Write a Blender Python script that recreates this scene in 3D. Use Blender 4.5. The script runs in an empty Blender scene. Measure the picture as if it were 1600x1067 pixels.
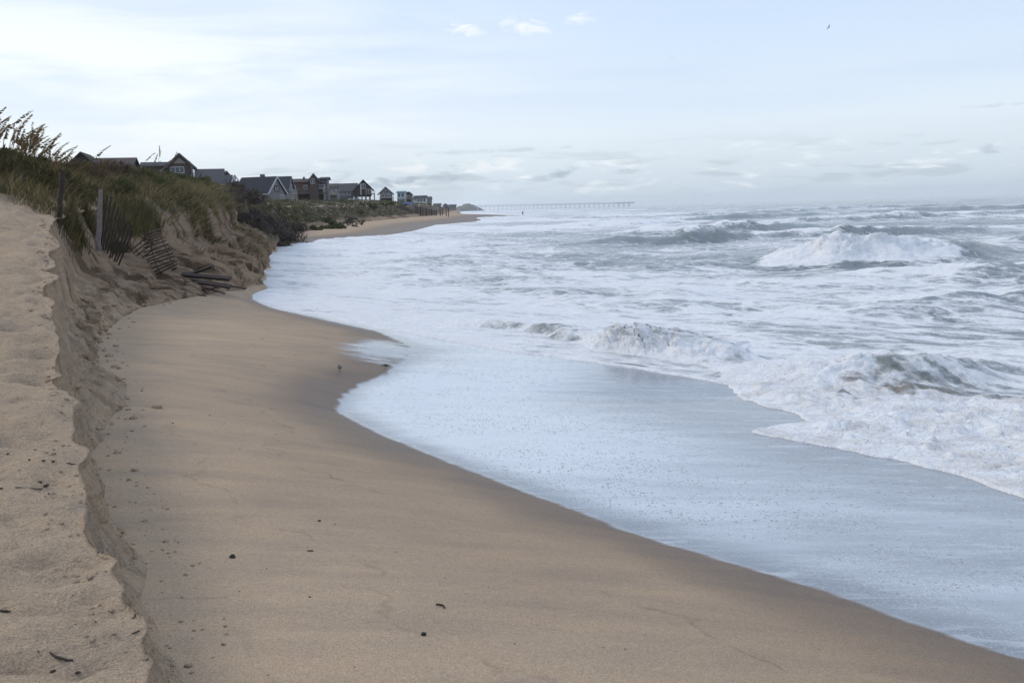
import bpy, bmesh, math, random
import numpy as np
from mathutils import Vector, Matrix
from mathutils.bvhtree import BVHTree

# ------------------------------------------------------------------ camera, light, exposure
SC = bpy.context.scene
COL = SC.collection
FPX, PITCH, ROLL, EYE = 1500.0, math.radians(7.88), math.radians(1.62), 3.2
_f = Vector((0, math.cos(PITCH), -math.sin(PITCH)))
_u0 = Vector((0, math.sin(PITCH), math.cos(PITCH)))
_r = math.cos(ROLL) * Vector((1, 0, 0)) - math.sin(ROLL) * _u0
_u = math.sin(ROLL) * Vector((1, 0, 0)) + math.cos(ROLL) * _u0
cd = bpy.data.cameras.new('camera')
cam = bpy.data.objects.new('camera', cd)
COL.objects.link(cam)
cd.sensor_width = 36.0
cd.lens = 36.0 * FPX / 1600.0
cd.clip_start, cd.clip_end = 0.1, 40000.0
M = Matrix((_r, _u, -_f)).transposed().to_4x4()
M.translation = Vector((0, 0, EYE))
cam.matrix_world = M
SC.camera = cam
SC.view_settings.view_transform = 'Standard'
SC.view_settings.look = 'None'
SC.view_settings.exposure = 0.12
SC.view_settings.gamma = 1.0
SC.view_settings.use_curve_mapping = False
SC.render.engine = 'CYCLES'
SC.cycles.use_denoising = True
SC.cycles.max_bounces = 6
SC.cycles.diffuse_bounces = 3
SC.cycles.glossy_bounces = 3
SC.cycles.volume_bounces = 1
SC.cycles.caustics_reflective = False
SC.cycles.caustics_refractive = False

SUN_EL, SUN_AZ = math.radians(34), math.radians(-62)     # azimuth from the view direction, negative = left


class NT:
    """small helper round a node tree"""
    def __init__(s, tree):
        s.t = tree
        s.t.nodes.clear()

    def n(s, kind, **kw):
        nd = s.t.nodes.new(kind)
        ins = kw.pop('ins', {})
        for k, v in kw.items():
            setattr(nd, k, v)
        for k, v in ins.items():
            s.put(nd.inputs[k], v)
        return nd

    def put(s, sock, v):
        if isinstance(v, bpy.types.NodeSocket):
            s.t.links.new(v, sock)
        else:
            if isinstance(v, (tuple, list)) and len(v) == 3 and sock.type == 'RGBA':
                v = (*v, 1)
            sock.default_value = v

    def m(s, op, a, b=0.0, c=0.0, clamp=False):
        nd = s.t.nodes.new('ShaderNodeMath')
        nd.operation = op
        nd.use_clamp = clamp
        for i, v in enumerate((a, b, c)):
            s.put(nd.inputs[i], v)
        return nd.outputs[0]

    def ss(s, v, lo, hi, a=0.0, b=1.0):
        nd = s.t.nodes.new('ShaderNodeMapRange')
        nd.interpolation_type = 'SMOOTHSTEP'
        for k, x in zip(('Value', 'From Min', 'From Max', 'To Min', 'To Max'), (v, lo, hi, a, b)):
            s.put(nd.inputs[k], x)
        return nd.outputs[0]

    def mix(s, f, a, b, mode='MIX'):
        nd = s.t.nodes.new('ShaderNodeMix')
        nd.data_type = 'RGBA'
        nd.blend_type = mode
        s.put(nd.inputs[0], f)
        s.put(nd.inputs[6], a)
        s.put(nd.inputs[7], b)
        return nd.outputs[2]

    def map(s, vec, scale=(1, 1, 1), loc=(0, 0, 0), rot=(0, 0, 0)):
        nd = s.t.nodes.new('ShaderNodeMapping')
        s.put(nd.inputs['Vector'], vec)
        nd.inputs['Scale'].default_value = scale
        nd.inputs['Location'].default_value = loc
        nd.inputs['Rotation'].default_value = rot
        return nd.outputs[0]

    def noise(s, vec, scale, detail=3.0, rough=0.55, dist=0.0, out='Fac'):
        nd = s.n('ShaderNodeTexNoise', ins={'Scale': scale, 'Detail': detail, 'Roughness': rough, 'Distortion': dist})
        s.put(nd.inputs['Vector'], vec)
        return nd.outputs[out]

    def vor(s, vec, scale, feature='F1', rnd=1.0, out='Distance'):
        nd = s.n('ShaderNodeTexVoronoi', feature=feature, ins={'Scale': scale, 'Randomness': rnd})
        s.put(nd.inputs['Vector'], vec)
        return nd.outputs[out]

    def ramp(s, f, stops):
        nd = s.t.nodes.new('ShaderNodeValToRGB')
        s.put(nd.inputs[0], f)
        e = nd.color_ramp.elements
        while len(e) < len(stops):
            e.new(0.5)
        for el, (p, c) in zip(e, stops):
            el.position = p
            el.color = (*c, 1)
        return nd.outputs[0]

    def attr(s, name, out='Fac'):
        return s.n('ShaderNodeAttribute', attribute_name=name).outputs[out]

    def bump(s, h, strength, dist, normal=None):
        nd = s.n('ShaderNodeBump', ins={'Strength': strength, 'Distance': dist})
        s.put(nd.inputs['Height'], h)
        if normal is not None:
            s.put(nd.inputs['Normal'], normal)
        return nd.outputs[0]


def build_world():
    w = bpy.data.worlds.new('World')
    SC.world = w
    w.use_nodes = True
    k = NT(w.node_tree)
    sky = k.n('ShaderNodeTexSky', sky_type='NISHITA', sun_disc=False, sun_elevation=SUN_EL, sun_rotation=SUN_AZ,
              air_density=1.0, dust_density=2.0, ozone_density=1.0)
    d = k.n('ShaderNodeTexCoord').outputs['Generated']
    sp = k.n('ShaderNodeSeparateXYZ', ins={0: d})
    X, Y, Z = sp.outputs
    el = k.m('ARCSINE', Z)
    az = k.m('ARCTAN2', X, Y)
    za = k.m('ABSOLUTE', el)
    S = 10.0                                                     # background strength is 0.1

    def c(r, g, b):
        return (r * S, g * S, b * S)
    # thin high overcast: pale blue, paler towards the horizon
    veil = k.ramp(za, [(0.0, (.60, .70, .78)), (0.035, (.68, .78, .86)), (0.08, (.76, .86, .95)),
                       (0.20, (.60, .75, .97)), (0.45, (.58, .71, .95)), (1.0, (.56, .68, .92))])
    cv = k.n('ShaderNodeCombineXYZ', ins={0: az, 1: el, 2: 0.0}).outputs[0]
    # broad bright sheet of cirrostratus on the landward side
    st = k.noise(k.map(cv, (1.1, 7.0, 1), rot=(0, 0, 0.05)), 2.2, 5.0, 0.55, 0.4)
    side = k.ss(az, 0.22, -0.42)
    band = k.m('MULTIPLY', k.ss(za, 0.02, 0.09), k.ss(za, 0.27, 0.14, 0.25, 1.0))
    sheet = k.m('MULTIPLY', k.m('MULTIPLY', side, band), k.ss(st, 0.34, 0.56, 0.15, 1.0))
    col = k.mix(sheet, veil, (.95, 1.0, 1.04))
    # lilac-blue streaks between the sheets
    st2 = k.noise(k.map(cv, (0.8, 9.0, 1), loc=(3.1, 0.4, 0), rot=(0, 0, -0.10)), 2.6, 4.0, 0.5, 0.3)
    strk = k.m('MULTIPLY', k.ss(st2, 0.46, 0.66), k.m('MULTIPLY', k.ss(za, 0.05, 0.14), 0.75))
    col = k.mix(strk, col, (.65, .77, .95))
    # low grey-blue cloudlets near the horizon
    lo = k.noise(k.map(cv, (4.0, 26.0, 1), loc=(0.7, 0.2, 0)), 3.0, 4.0, 0.55, 0.3)
    lowin = k.m('MULTIPLY', k.ss(za, 0.006, 0.02), k.ss(za, 0.075, 0.03))
    col = k.mix(k.m('MULTIPLY', k.m('MULTIPLY', k.ss(lo, 0.52, 0.64), lowin), 0.8), col, (.52, .61, .68))
    hi = k.noise(k.map(cv, (5.0, 24.0, 1), loc=(5.7, 1.2, 0)), 3.4, 4.0, 0.6, 0.5)
    col = k.mix(k.m('MULTIPLY', k.m('MULTIPLY', k.ss(hi, 0.54, 0.68), lowin), 0.9), col, (.93, .97, 1.0))

    wob = k.noise(k.map(cv, (1, 2.6, 1), rot=(0, 0, .25)), 34.0, 5.0, 0.65, 0.9)

    def puff(col, a0, e0, wa, we, colr, amt, slope=0.0):
        da = k.m('DIVIDE', k.m('SUBTRACT', az, a0), wa)
        ee = k.m('SUBTRACT', k.m('SUBTRACT', el, e0), k.m('MULTIPLY', k.m('SUBTRACT', az, a0), slope))
        de = k.m('DIVIDE', ee, we)
        r2 = k.m('ADD', k.m('MULTIPLY', da, da), k.m('MULTIPLY', de, de))
        v = k.m('SUBTRACT', k.m('MULTIPLY', wob, 2.6), k.m('ADD', k.m('MULTIPLY', r2, .55), .75))
        return k.mix(k.m('MULTIPLY', k.ss(v, 0.0, .9), amt), col, colr)
    for a0, e0, wa, we, amt, sl in ((-.036, .176, .026, .0085, .9, -.28), (.022, .178, .028, .010, .9, -.15), (.078, .184, .022, .007, .8, -.02),
                                    (-.03, .043, .035, .008, .55, 0), (.0, .048, .02, .006, .5, 0)):
        col = puff(col, a0, e0, wa, we, (.97, 1.0, 1.0), amt, sl)
    for a0, e0, wa, we, amt, sl in ((-.125, .030, .035, .0066, 1, .05), (-.075, .0315, .05, .0058, 1, .06), (.045, .0325, .030, .0066, 1, .25),
                                    (-.165, .0385, .014, .006, .45, .5), (.46, .0415, .010, .0065, .6, 0), (-.02, .0585, .10, .003, .45, .02),
                                    (.48, .081, .05, .002, .35, .02)):
        col = puff(col, a0, e0, wa, we, (.40, .49, .58), amt, sl)
    colS = k.mix(1.0, col, (S, S, S), 'MULTIPLY')
    out = k.mix(0.92, sky.outputs[0], colS)
    bg = k.n('ShaderNodeBackground', ins={'Color': out, 'Strength': 0.1})
    k.n('ShaderNodeOutputWorld', ins={'Surface': bg.outputs[0]})


build_world()
sl = bpy.data.lights.new('sun', 'SUN')
sl.energy = 1.15
sl.angle = math.radians(14)
sl.color = (1.0, 0.90, 0.76)
so = bpy.data.objects.new('sun', sl)
COL.objects.link(so)
sd = Vector((math.sin(SUN_AZ) * math.cos(SUN_EL), math.cos(SUN_AZ) * math.cos(SUN_EL), math.sin(SUN_EL)))
so.rotation_euler = sd.to_track_quat('Z', 'Y').to_euler()

# ------------------------------------------------------------------ helpers
RNG = np.random.default_rng(7)


def _h(ix, iy, seed):
    h = (ix.astype(np.int64) * 374761393 + iy.astype(np.int64) * 668265263 + seed * 1442695041) & 0x7fffffff
    h = ((h ^ (h >> 13)) * 1274126177) & 0x7fffffff
    return (h ^ (h >> 16)) & 0xffff


def pn(x, y, seed=0):
    """gradient noise, about -1..1"""
    x = np.asarray(x, float)
    y = np.asarray(y, float)
    x0, y0 = np.floor(x), np.floor(y)
    fx, fy = x - x0, y - y0
    u, v = fx ** 3 * (fx * (fx * 6 - 15) + 10), fy ** 3 * (fy * (fy * 6 - 15) + 10)

    def gr(ax, ay):
        a = _h(ax, ay, seed) * (2 * math.pi / 65536)
        return np.cos(a) * (x - ax) + np.sin(a) * (y - ay)
    a, b, c_, d = gr(x0, y0), gr(x0 + 1, y0), gr(x0, y0 + 1), gr(x0 + 1, y0 + 1)
    return 1.5 * ((a + (b - a) * u) * (1 - v) + (c_ + (d - c_) * u) * v)


def fbm(x, y, oct=4, seed=0, gain=0.5):
    s, a, f = 0, 1.0, 1.0
    for i in range(oct):
        s = s + a * pn(x * f + 17.3 * i, y * f - 9.1 * i, seed + i)
        a *= gain
        f *= 2.03
    return s


def sstep(v, a, b):
    t = np.clip((v - a) / (b - a), 0, 1)
    return t * t * (3 - 2 * t)


def seg_dist(x, y, poly):
    """distance to a polyline and the position along it (vertex units)"""
    best = np.full(x.shape, 1e9)
    par = np.zeros(x.shape)
    for i in range(len(poly) - 1):
        ax, ay = poly[i][:2]
        bx, by = poly[i + 1][:2]
        dx, dy = bx - ax, by - ay
        t = np.clip(((x - ax) * dx + (y - ay) * dy) / (dx * dx + dy * dy), 0, 1)
        d = (x - ax - t * dx) ** 2 + (y - ay - t * dy) ** 2
        m = d < best
        best = np.where(m, d, best)
        par = np.where(m, i + t, par)
    return np.sqrt(best), par


def tab(y, pts):
    a = np.array(pts, float)
    return np.interp(y, a[:, 0], a[:, 1])


def mesh_np(name, verts, faces, mat=None, parent=None, attrs=None, smooth=True, mats=None, mat_index=None):
    """verts (n,3); faces (m,3) or (m,4) int arrays or a list of such"""
    me = bpy.data.meshes.new(name)
    if not isinstance(faces, (list, tuple)):
        faces = [faces]
    faces = [f for f in faces if len(f)]
    me.vertices.add(len(verts))
    me.vertices.foreach_set('co', np.asarray(verts, np.float32).ravel())
    nl = sum(f.size for f in faces)
    npoly = sum(len(f) for f in faces)
    me.loops.add(nl)
    me.polygons.add(npoly)
    me.loops.foreach_set('vertex_index', np.concatenate([f.ravel() for f in faces]).astype(np.int32))
    tot = np.concatenate([np.full(len(f), f.shape[1]) for f in faces]).astype(np.int32)
    st = np.concatenate([[0], np.cumsum(tot)[:-1]]).astype(np.int32)
    me.polygons.foreach_set('loop_start', st)
    me.polygons.foreach_set('loop_total', tot)
    if smooth:
        me.polygons.foreach_set('use_smooth', np.ones(npoly, bool))
    for k_, v in (attrs or {}).items():
        v = np.asarray(v, np.float32)
        a = me.attributes.new(k_, 'FLOAT', 'POINT')
        a.data.foreach_set('value', v.ravel())
    me.update(calc_edges=True)
    if mat is not None:
        me.materials.append(mat)
    o = bpy.data.objects.new(name, me)
    COL.objects.link(o)
    if parent is not None:
        o.parent = parent
    return o


def grid_faces(nr, nc, keep=None):
    i = np.arange(nr * nc).reshape(nr, nc)
    f = np.stack([i[:-1, :-1], i[:-1, 1:], i[1:, 1:], i[1:, :-1]], -1).reshape(-1, 4)
    if keep is not None:
        kk = keep.ravel()
        f = f[kk[f].any(1)]
    return f


def compact(verts, faces, attrs):
    used = np.zeros(len(verts), bool)
    used[faces.ravel()] = True
    idx = np.cumsum(used) - 1
    return verts[used], idx[faces], {k_: v.ravel()[used] for k_, v in attrs.items()}


def newmat(name):
    m = bpy.data.materials.new(name)
    m.use_nodes = True
    return m, NT(m.node_tree)


def finish(k, shader):
    k.n('ShaderNodeOutputMaterial', ins={'Surface': shader})


def tag(o, label=None, cat=None, group=None, kind=None):
    for k_, v in (('label', label), ('category', cat), ('group', group), ('kind', kind)):
        if v:
            o[k_] = v
    return o


def thing(name, label, cat, loc=(0, 0, 0), rz=0.0, group=None):
    o = bpy.data.objects.new(name, None)
    o.empty_display_size = 0.2
    COL.objects.link(o)
    o.location = loc
    o.rotation_euler = (0, 0, rz)
    return tag(o, label, cat, group)


def ray(px, py):
    return (_f + _r * ((px - 800) / FPX) - _u * ((py - 533.5) / FPX))


def at(px, py, Y):
    """world point seen at a pixel of the photograph, Y metres up the beach"""
    d = ray(px, py)
    return Vector((0, 0, EYE)) + d * (Y / d.y)


# ------------------------------------------------------------------ shape of the coast (plan, metres)
SHORE = [(6.5, -3, .5), (4.2, 2.5, .5), (2.95, 5.31, .5), (2.10, 6.42, .5), (1.01, 7.65, .5), (-.04, 9.14, .5), (-1.60, 11.47, .5), (-2.42, 12.95, .5), (-2.5, 13.8, .5),
         (-2.45, 14.9, .49), (-2.15, 16.2, .48), (-1.95, 17.7, .47), (-2.1, 19.6, .46), (-3.05, 22.0, .46), (-4.8, 24.8, .45), (-7.0, 28.4, .42), (-9.3, 33, .4),
         (-11.2, 37.7, .4), (-13.4, 43, .4), (-18.2, 63, .38), (-22.9, 84, .36), (-23.4, 91, .36), (-19.6, 96, .4), (-20.5, 103, .45), (-18, 109, .5),
         (-14.6, 116, .45), (-13.6, 135, .4), (-14.3, 187, .4), (-7.5, 226, .4), (-7.2, 250, .45), (-10.5, 318, .5), (-8, 345, .45), (5.5, 366, .35), (-6, 395, .5),
         (-22, 500, .5), (-40, 800, .5), (-80, 1700, .5), (-120, 2600, .5), (-400, 9000, .5)]
WATER = [(9.5, -3), (6.6, 5.0), (5.2, 8.2), (4.90, 8.96), (4.68, 9.80), (4.29, 10.51), (3.77, 11.12), (3.35, 11.5), (2.99, 11.96), (3.4, 12.35), (4.05, 12.8),
         (4.0, 13.3), (3.6, 14.1), (3.45, 14.8), (3.61, 15.75), (2.30, 17.16), (-.27, 19.26), (-2.9, 22.4), (-6.8, 28.5),
         (-9.2, 33), (-11.1, 37.7)]
SH = np.array(SHORE)
WATER += [(p[0] + .1, p[1]) for p in SHORE if p[1] > 42]
WA = np.array(WATER)
EDGE = [(-3, .2, 1.42), (0, -.4, 1.45), (2, -.9, 1.48), (3.38, -1.40, 1.50), (3.85, -1.60, 1.53), (4.43, -1.98, 1.6), (5.1, -2.31, 1.66), (6.2, -2.88, 1.76), (6.9, -3.25, 1.85), (8.37, -4.10, 1.96),
        (9.5, -4.62, 2.1), (11.5, -5.6, 2.22), (13.75, -6.6, 2.36), (17.5, -8.25, 2.76), (20.5, -9.6, 3.05), (22.5, -10.4, 3.22), (25, -11.2, 3.4), (28, -11.9, 3.6), (32, -12.5, 3.75), (40, -13.6, 3.95),
        (50, -15.9, 4.35), (62, -18.7, 4.8), (75, -21.8, 5.1), (90, -25.2, 5.1), (104, -27.2, 4.6), (120, -29.5, 4.3), (155, -35, 4.4), (180, -36.5, 4.5), (240, -35, 4.8), (300, -32, 5.2), (400, -34, 5.5),
        (600, -48, 6), (900, -62, 6.5), (1700, -105, 8), (2600, -150, 8), (9000, -430, 8)]
FOOT = [(-3, .6, 1.05), (0, 0, 1.05), (2, -.6, 1.05), (3.38, -1.15, 1.05), (4.28, -1.62, 1.05), (5.0, -2.0, 1.05), (5.82, -2.46, 1.05), (7.24, -3.2, 1.05), (8.95, -4.0, 1.05), (10.2, -4.35, 1.08), (11.95, -4.85, 1.1),
        (13.5, -5.9, 1.1), (17.0, -7.42, 1.1), (20.7, -8.5, 1.05), (24.0, -9.3, 1.0), (26.6, -8.95, 1.0), (29, -8.7, .95), (32.4, -9.0, .75), (38, -10.0, .55), (44, -11.3, .45), (50, -12.8, .42), (60.5, -15.4, .40), (75, -18.7, .42), (90.9, -22.0, .48),
        (100, -23, .85), (120, -25.5, 1.0), (155, -30.2, 1.1), (180, -29.7, 1.3), (240, -27, 1.6), (300, -24, 1.7), (400, -26, 1.8), (600, -38, 2.0), (900, -52, 2.0), (1700, -92, 2), (2600, -135, 2), (9000, -400, 2)]
ED, FT = np.array(EDGE), np.array(FOOT)


def beach_z(x, y):
    """height of the sand, signed distance landward of the swash line, distance to the dune foot"""
    x = np.asarray(x, float)
    y = np.asarray(y, float)
    d, p = seg_dist(x, y, SHORE)
    zs = np.interp(p, np.arange(len(SH)), SH[:, 2])
    xs = np.interp(y, SH[:, 1], SH[:, 0])
    sd = np.where(x < xs, d, -d)
    ft = np.stack([FT[:, 1], FT[:, 0]], 1)
    df, pf = seg_dist(x, y, ft)
    zf = np.interp(pf, np.arange(len(FT)), FT[:, 2])
    xf = np.interp(y, FT[:, 0], FT[:, 1])
    df = np.where(x > xf, df, 0.0)
    t = np.clip(sd / np.maximum(sd + df, 1e-3), 0, 1)
    land = zs + (zf - zs) * (1 - (1 - t) ** 1.6)
    sea = zs - 1.9 * (1 - np.exp(sd * 0.055 / 1.9))
    z = np.where(sd > 0, land, sea)
    z = z + 0.012 * fbm(x / 2.6, y / 2.6, 3, 11) * sstep(sd, -1, 1.5)
    z = z + 0.006 * fbm(x / .55, y / .4, 3, 12) * sstep(sd, .3, 2.0)
    return z, sd, df


# ------------------------------------------------------------------ sand materials
def sand_nodes(k, dry, damp, wet, pos):
    big = k.noise(k.map(pos, (1, 1, 1)), 0.7, 4, 0.6)
    strk = k.noise(k.map(pos, (0.5, 2.2, 1), rot=(0, 0, 0.5)), 1.6, 4, 0.6)
    grain = k.noise(pos, 95.0, 3, 0.8)
    g2 = k.noise(pos, 28.0, 3, 0.7)
    col = k.mix(wet, dry, damp)
    col = k.mix(1.0, col, k.ramp(strk, [(0.25, (.82, .83, .86)), (0.5, (.97, .97, .97)), (0.75, (1.09, 1.05, 1.0))]), 'MULTIPLY')
    col = k.mix(1.0, col, k.ramp(big, [(0.3, (.93, .93, .95)), (0.7, (1.05, 1.03, 1.0))]), 'MULTIPLY')
    col = k.mix(1.0, col, k.ramp(grain, [(0.3, (.66, .65, .64)), (0.5, (1, 1, 1)), (0.7, (1.3, 1.3, 1.3))]), 'MULTIPLY')
    col = k.mix(1.0, col, k.ramp(g2, [(0.3, (.93, .92, .91)), (0.7, (1.06, 1.06, 1.06))]), 'MULTIPLY')
    return col, grain, g2, strk


def mat_beach():
    m, k = newmat('beach_sand')
    pos = k.n('ShaderNodeNewGeometry').outputs['Position']
    wet, film = k.attr('wet'), k.attr('film')
    col, grain, g2, strk = sand_nodes(k, (.425, .324, .228), (.190, .140, .100), wet, pos)
    # faint swash lines left by earlier waves
    sdn = k.m('ADD', k.attr('sd'), k.m('MULTIPLY', k.m('SUBTRACT', k.noise(pos, .55, 4, .6), .5), 2.6))
    for at_s, am in ((1.5, .5), (2.7, .35), (4.2, .3)):
        ln = k.ss(k.m('ABSOLUTE', k.m('SUBTRACT', sdn, at_s)), .05, .0)
        lb = k.m('MULTIPLY', ln, k.ss(k.noise(pos, 3.0, 3, .6), .45, .6))
        col = k.mix(k.m('MULTIPLY', lb, am), col, (.20, .15, .105))
    # dark heavy-mineral streaks
    hm = k.noise(k.map(pos, (.7, 2.6, 1), rot=(0, 0, .45)), 1.1, 5, .65, .4)
    col = k.mix(k.m('MULTIPLY', k.ss(hm, .60, .74), .30), col, (.17, .15, .14))
    # the thin film of swash: milky bubbles with sky reflection painted pale, sand specks
    edge = k.noise(k.map(pos, (1, 1, 1)), 1.6, 5, .65)
    edge2 = k.noise(k.map(pos, (.35, 1.6, 1), rot=(0, 0, .1)), 2.2, 5, .65)
    fm = k.ss(k.m('ADD', film, k.m('ADD', k.m('MULTIPLY', k.m('SUBTRACT', edge, .5), .3), k.m('MULTIPLY', k.m('SUBTRACT', edge2, .5), .65))), .34, .60)
    milky = k.attr('milky')
    mk = k.ss(k.m('ADD', milky, k.m('MULTIPLY', k.m('SUBTRACT', k.noise(k.map(pos, (.3, 1.2, 1), rot=(0, 0, .3)), 1.3, 4, .6), .5), .9)), .15, .95)
    v = k.n('ShaderNodeTexVoronoi', feature='F1', ins={'Scale': 25.0, 'Vector': pos})
    vr = k.n('ShaderNodeSeparateColor', ins={0: v.outputs['Color']})
    v2 = k.n('ShaderNodeTexVoronoi', feature='F1', ins={'Scale': 11.5, 'Vector': pos})
    vr2 = k.n('ShaderNodeSeparateColor', ins={0: v2.outputs['Color']})
    spot = k.m('MULTIPLY', k.ss(v.outputs['Distance'], .42, .22), k.ss(vr.outputs[0], .40, .5))
    spot2 = k.m('MULTIPLY', k.ss(v2.outputs['Distance'], .28, .15), k.ss(vr2.outputs[0], .55, .6))
    spm = k.noise(k.map(pos, (.6, 1.6, 1)), .8, 3, .6)
    spots = k.m('MULTIPLY', k.m('MAXIMUM', spot, k.m('MULTIPLY', spot2, .9)), k.m('MULTIPLY', k.m('MULTIPLY', k.ss(spm, .26, .52), k.ss(k.noise(k.map(pos, (1, 1.6, 1)), 3.4, 3, .6), .36, .58, .15, 1.0)), k.m('ADD', .45, k.m('MULTIPLY', mk, .55))), clamp=True)
    foamcol = k.mix(mk, (.20, .215, .235), (.60, .63, .655))
    foamcol = k.mix(k.m('MULTIPLY', spots, .85), foamcol, (.13, .115, .10))
    v3 = k.n('ShaderNodeTexVoronoi', feature='F1', ins={'Scale': 46.0, 'Vector': pos})
    vr3 = k.n('ShaderNodeSeparateColor', ins={0: v3.outputs['Color']})
    bub_glint = k.m('MULTIPLY', k.m('MULTIPLY', k.ss(v3.outputs['Distance'], .40, .26), k.ss(vr3.outputs[1], .40, .48)), k.m('MULTIPLY', k.ss(spm, .26, .5), k.m('ADD', .25, k.m('MULTIPLY', mk, .75))))
    foamcol = k.mix(bub_glint, foamcol, (.88, .89, .90))  # white bubble spots, painted bright as the sparkle of the film
    rib = k.noise(k.map(pos, (.5, 2.0, 1), rot=(0, 0, .35)), 3.2, 5, .68, .6)
    foamcol = k.mix(k.m('MULTIPLY', k.ss(rib, .54, .66), k.m('MULTIPLY', k.m('SUBTRACT', 1.0, mk), .5)), foamcol, (.55, .57, .60))
    base = k.mix(fm, col, foamcol)
    rough = k.m('ADD', k.m('MULTIPLY', k.m('SUBTRACT', 1.0, wet), .45), .5)
    rough = k.m('ADD', k.m('MULTIPLY', rough, k.m('SUBTRACT', 1.0, fm)), k.m('MULTIPLY', fm, k.m('ADD', .10, k.m('MULTIPLY', spots, .3))))
    rip = k.noise(k.map(pos, (1.0, 2.2, 1), rot=(0, 0, .35)), 2.0, 4, .6)
    inv = k.m('SUBTRACT', 1.0, fm)
    h = k.m('ADD', k.m('MULTIPLY', k.m('ADD', k.m('MULTIPLY', grain, .35), k.m('MULTIPLY', g2, .65)), inv),
            k.m('MULTIPLY', fm, k.m('ADD', k.m('ADD', k.m('MULTIPLY', spots, -.35), k.m('MULTIPLY', bub_glint, .45)), k.m('MULTIPLY', rip, .8))))
    nb = k.bump(h, .55, .012)
    p = k.n('ShaderNodeBsdfPrincipled', ins={'Base Color': base, 'Roughness': rough, 'Normal': nb})
    k.put(p.inputs['IOR'], k.m('ADD', 1.35, k.m('MULTIPLY', fm, .35)))
    k.put(p.inputs['Specular IOR Level'], k.m('ADD', .18, k.m('MULTIPLY', k.m('MAXIMUM', fm, k.m('MULTIPLY', wet, .3)), .32)))
    finish(k, p.outputs[0])
    return m


def mat_dune():
    m, k = newmat('dune_sand')
    pos = k.n('ShaderNodeNewGeometry').outputs['Position']
    face, soil = k.attr('face'), k.attr('soil')
    fw = k.noise(pos, 1.7, 4, .6)
    wet = k.ss(k.m('ADD', face, k.m('MULTIPLY', k.m('SUBTRACT', fw, .5), .9)), .25, 1.0)
    col, grain, g2, strk = sand_nodes(k, (.485, .368, .256), (.43, .324, .224), wet, pos)
    lay = k.noise(k.map(pos, (.25, .25, 5)), 3.0, 4, .65, .3)
    col = k.mix(k.m('MULTIPLY', face, .7), col, k.mix(1.0, col, k.ramp(lay, [(.35, (.86, .84, .82)), (.55, (1, 1, 1)), (.7, (1.08, 1.06, 1.04))]), 'MULTIPLY'))
    dk = k.noise(k.map(pos, (.8, 2.4, 1), rot=(0, 0, .2)), 1.3, 5, .65, .3)
    col = k.mix(k.m('MULTIPLY', k.ss(dk, .56, .72), .38), col, (.20, .18, .17))
    suv = k.n('ShaderNodeCombineXYZ', ins={0: k.attr('su'), 1: k.attr('st'), 2: 0.0}).outputs[0]
    rs = k.noise(k.map(suv, (1.7, .62, 1)), 2.4, 5, .66, .5)
    rs2 = k.noise(k.map(suv, (1.0, 1.4, 1), loc=(3, 7, 0)), 1.1, 4, .6, .4)
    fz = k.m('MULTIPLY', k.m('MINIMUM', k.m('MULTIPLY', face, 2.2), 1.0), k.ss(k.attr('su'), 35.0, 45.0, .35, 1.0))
    col = k.mix(k.m('MULTIPLY', fz, k.ss(rs, .51, .60, 0, .8)), col, (.120, .083, .055))
    col = k.mix(k.m('MULTIPLY', fz, k.ss(rs, .46, .38, 0, .55)), col, (.46, .345, .235))
    col = k.mix(k.m('MULTIPLY', fz, k.ss(rs2, .54, .68, 0, .6)), col, (.165, .112, .072))
    col = k.mix(k.m('MULTIPLY', fz, k.ss(k.attr('su'), 42.0, 47.0, 0, .85)), col, k.mix(1.0, col, (.60, .56, .54), 'MULTIPLY'))  # far bluff face darkened in colour, shade of a side turned from the light
    so_ = k.ss(k.m('ADD', soil, k.m('MULTIPLY', k.m('SUBTRACT', k.noise(pos, .9, 4, .65), .5), .7)), .3, .75)
    col = k.mix(so_, col, k.mix(k.noise(pos, 2.5, 4, .7), (.095, .076, .055), (.19, .150, .105)))
    h = k.m('ADD', k.m('MULTIPLY', grain, .3), k.m('ADD', k.m('MULTIPLY', g2, .8), k.m('MULTIPLY', k.noise(k.map(pos, (1, 1.8, 1)), 8.0, 5, .7), 2.4)))
    nb = k.bump(h, .9, .034)
    p = k.n('ShaderNodeBsdfPrincipled', ins={'Base Color': col, 'Roughness': .95, 'Normal': nb, 'Specular IOR Level': .15})
    finish(k, p.outputs[0])
    return m


# ------------------------------------------------------------------ beach sheet
def polar(r, a):
    R_, A = np.meshgrid(r, a, indexing='ij')
    return R_ * np.sin(A), R_ * np.cos(A)


def rows(r0, r1, px, rel):
    r = [r0]
    while r[-1] < r1:
        q = r[-1]
        r.append(q + min(q * q / (FPX * EYE) * px, rel * q))
    return np.array(r)


def fan(c0, c1, step_in, n_out, lim):
    inn = np.arange(c0, c1, step_in)
    return np.concatenate([np.linspace(-lim, c0, n_out)[:-1], inn, np.linspace(c1, lim, n_out)])


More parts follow.
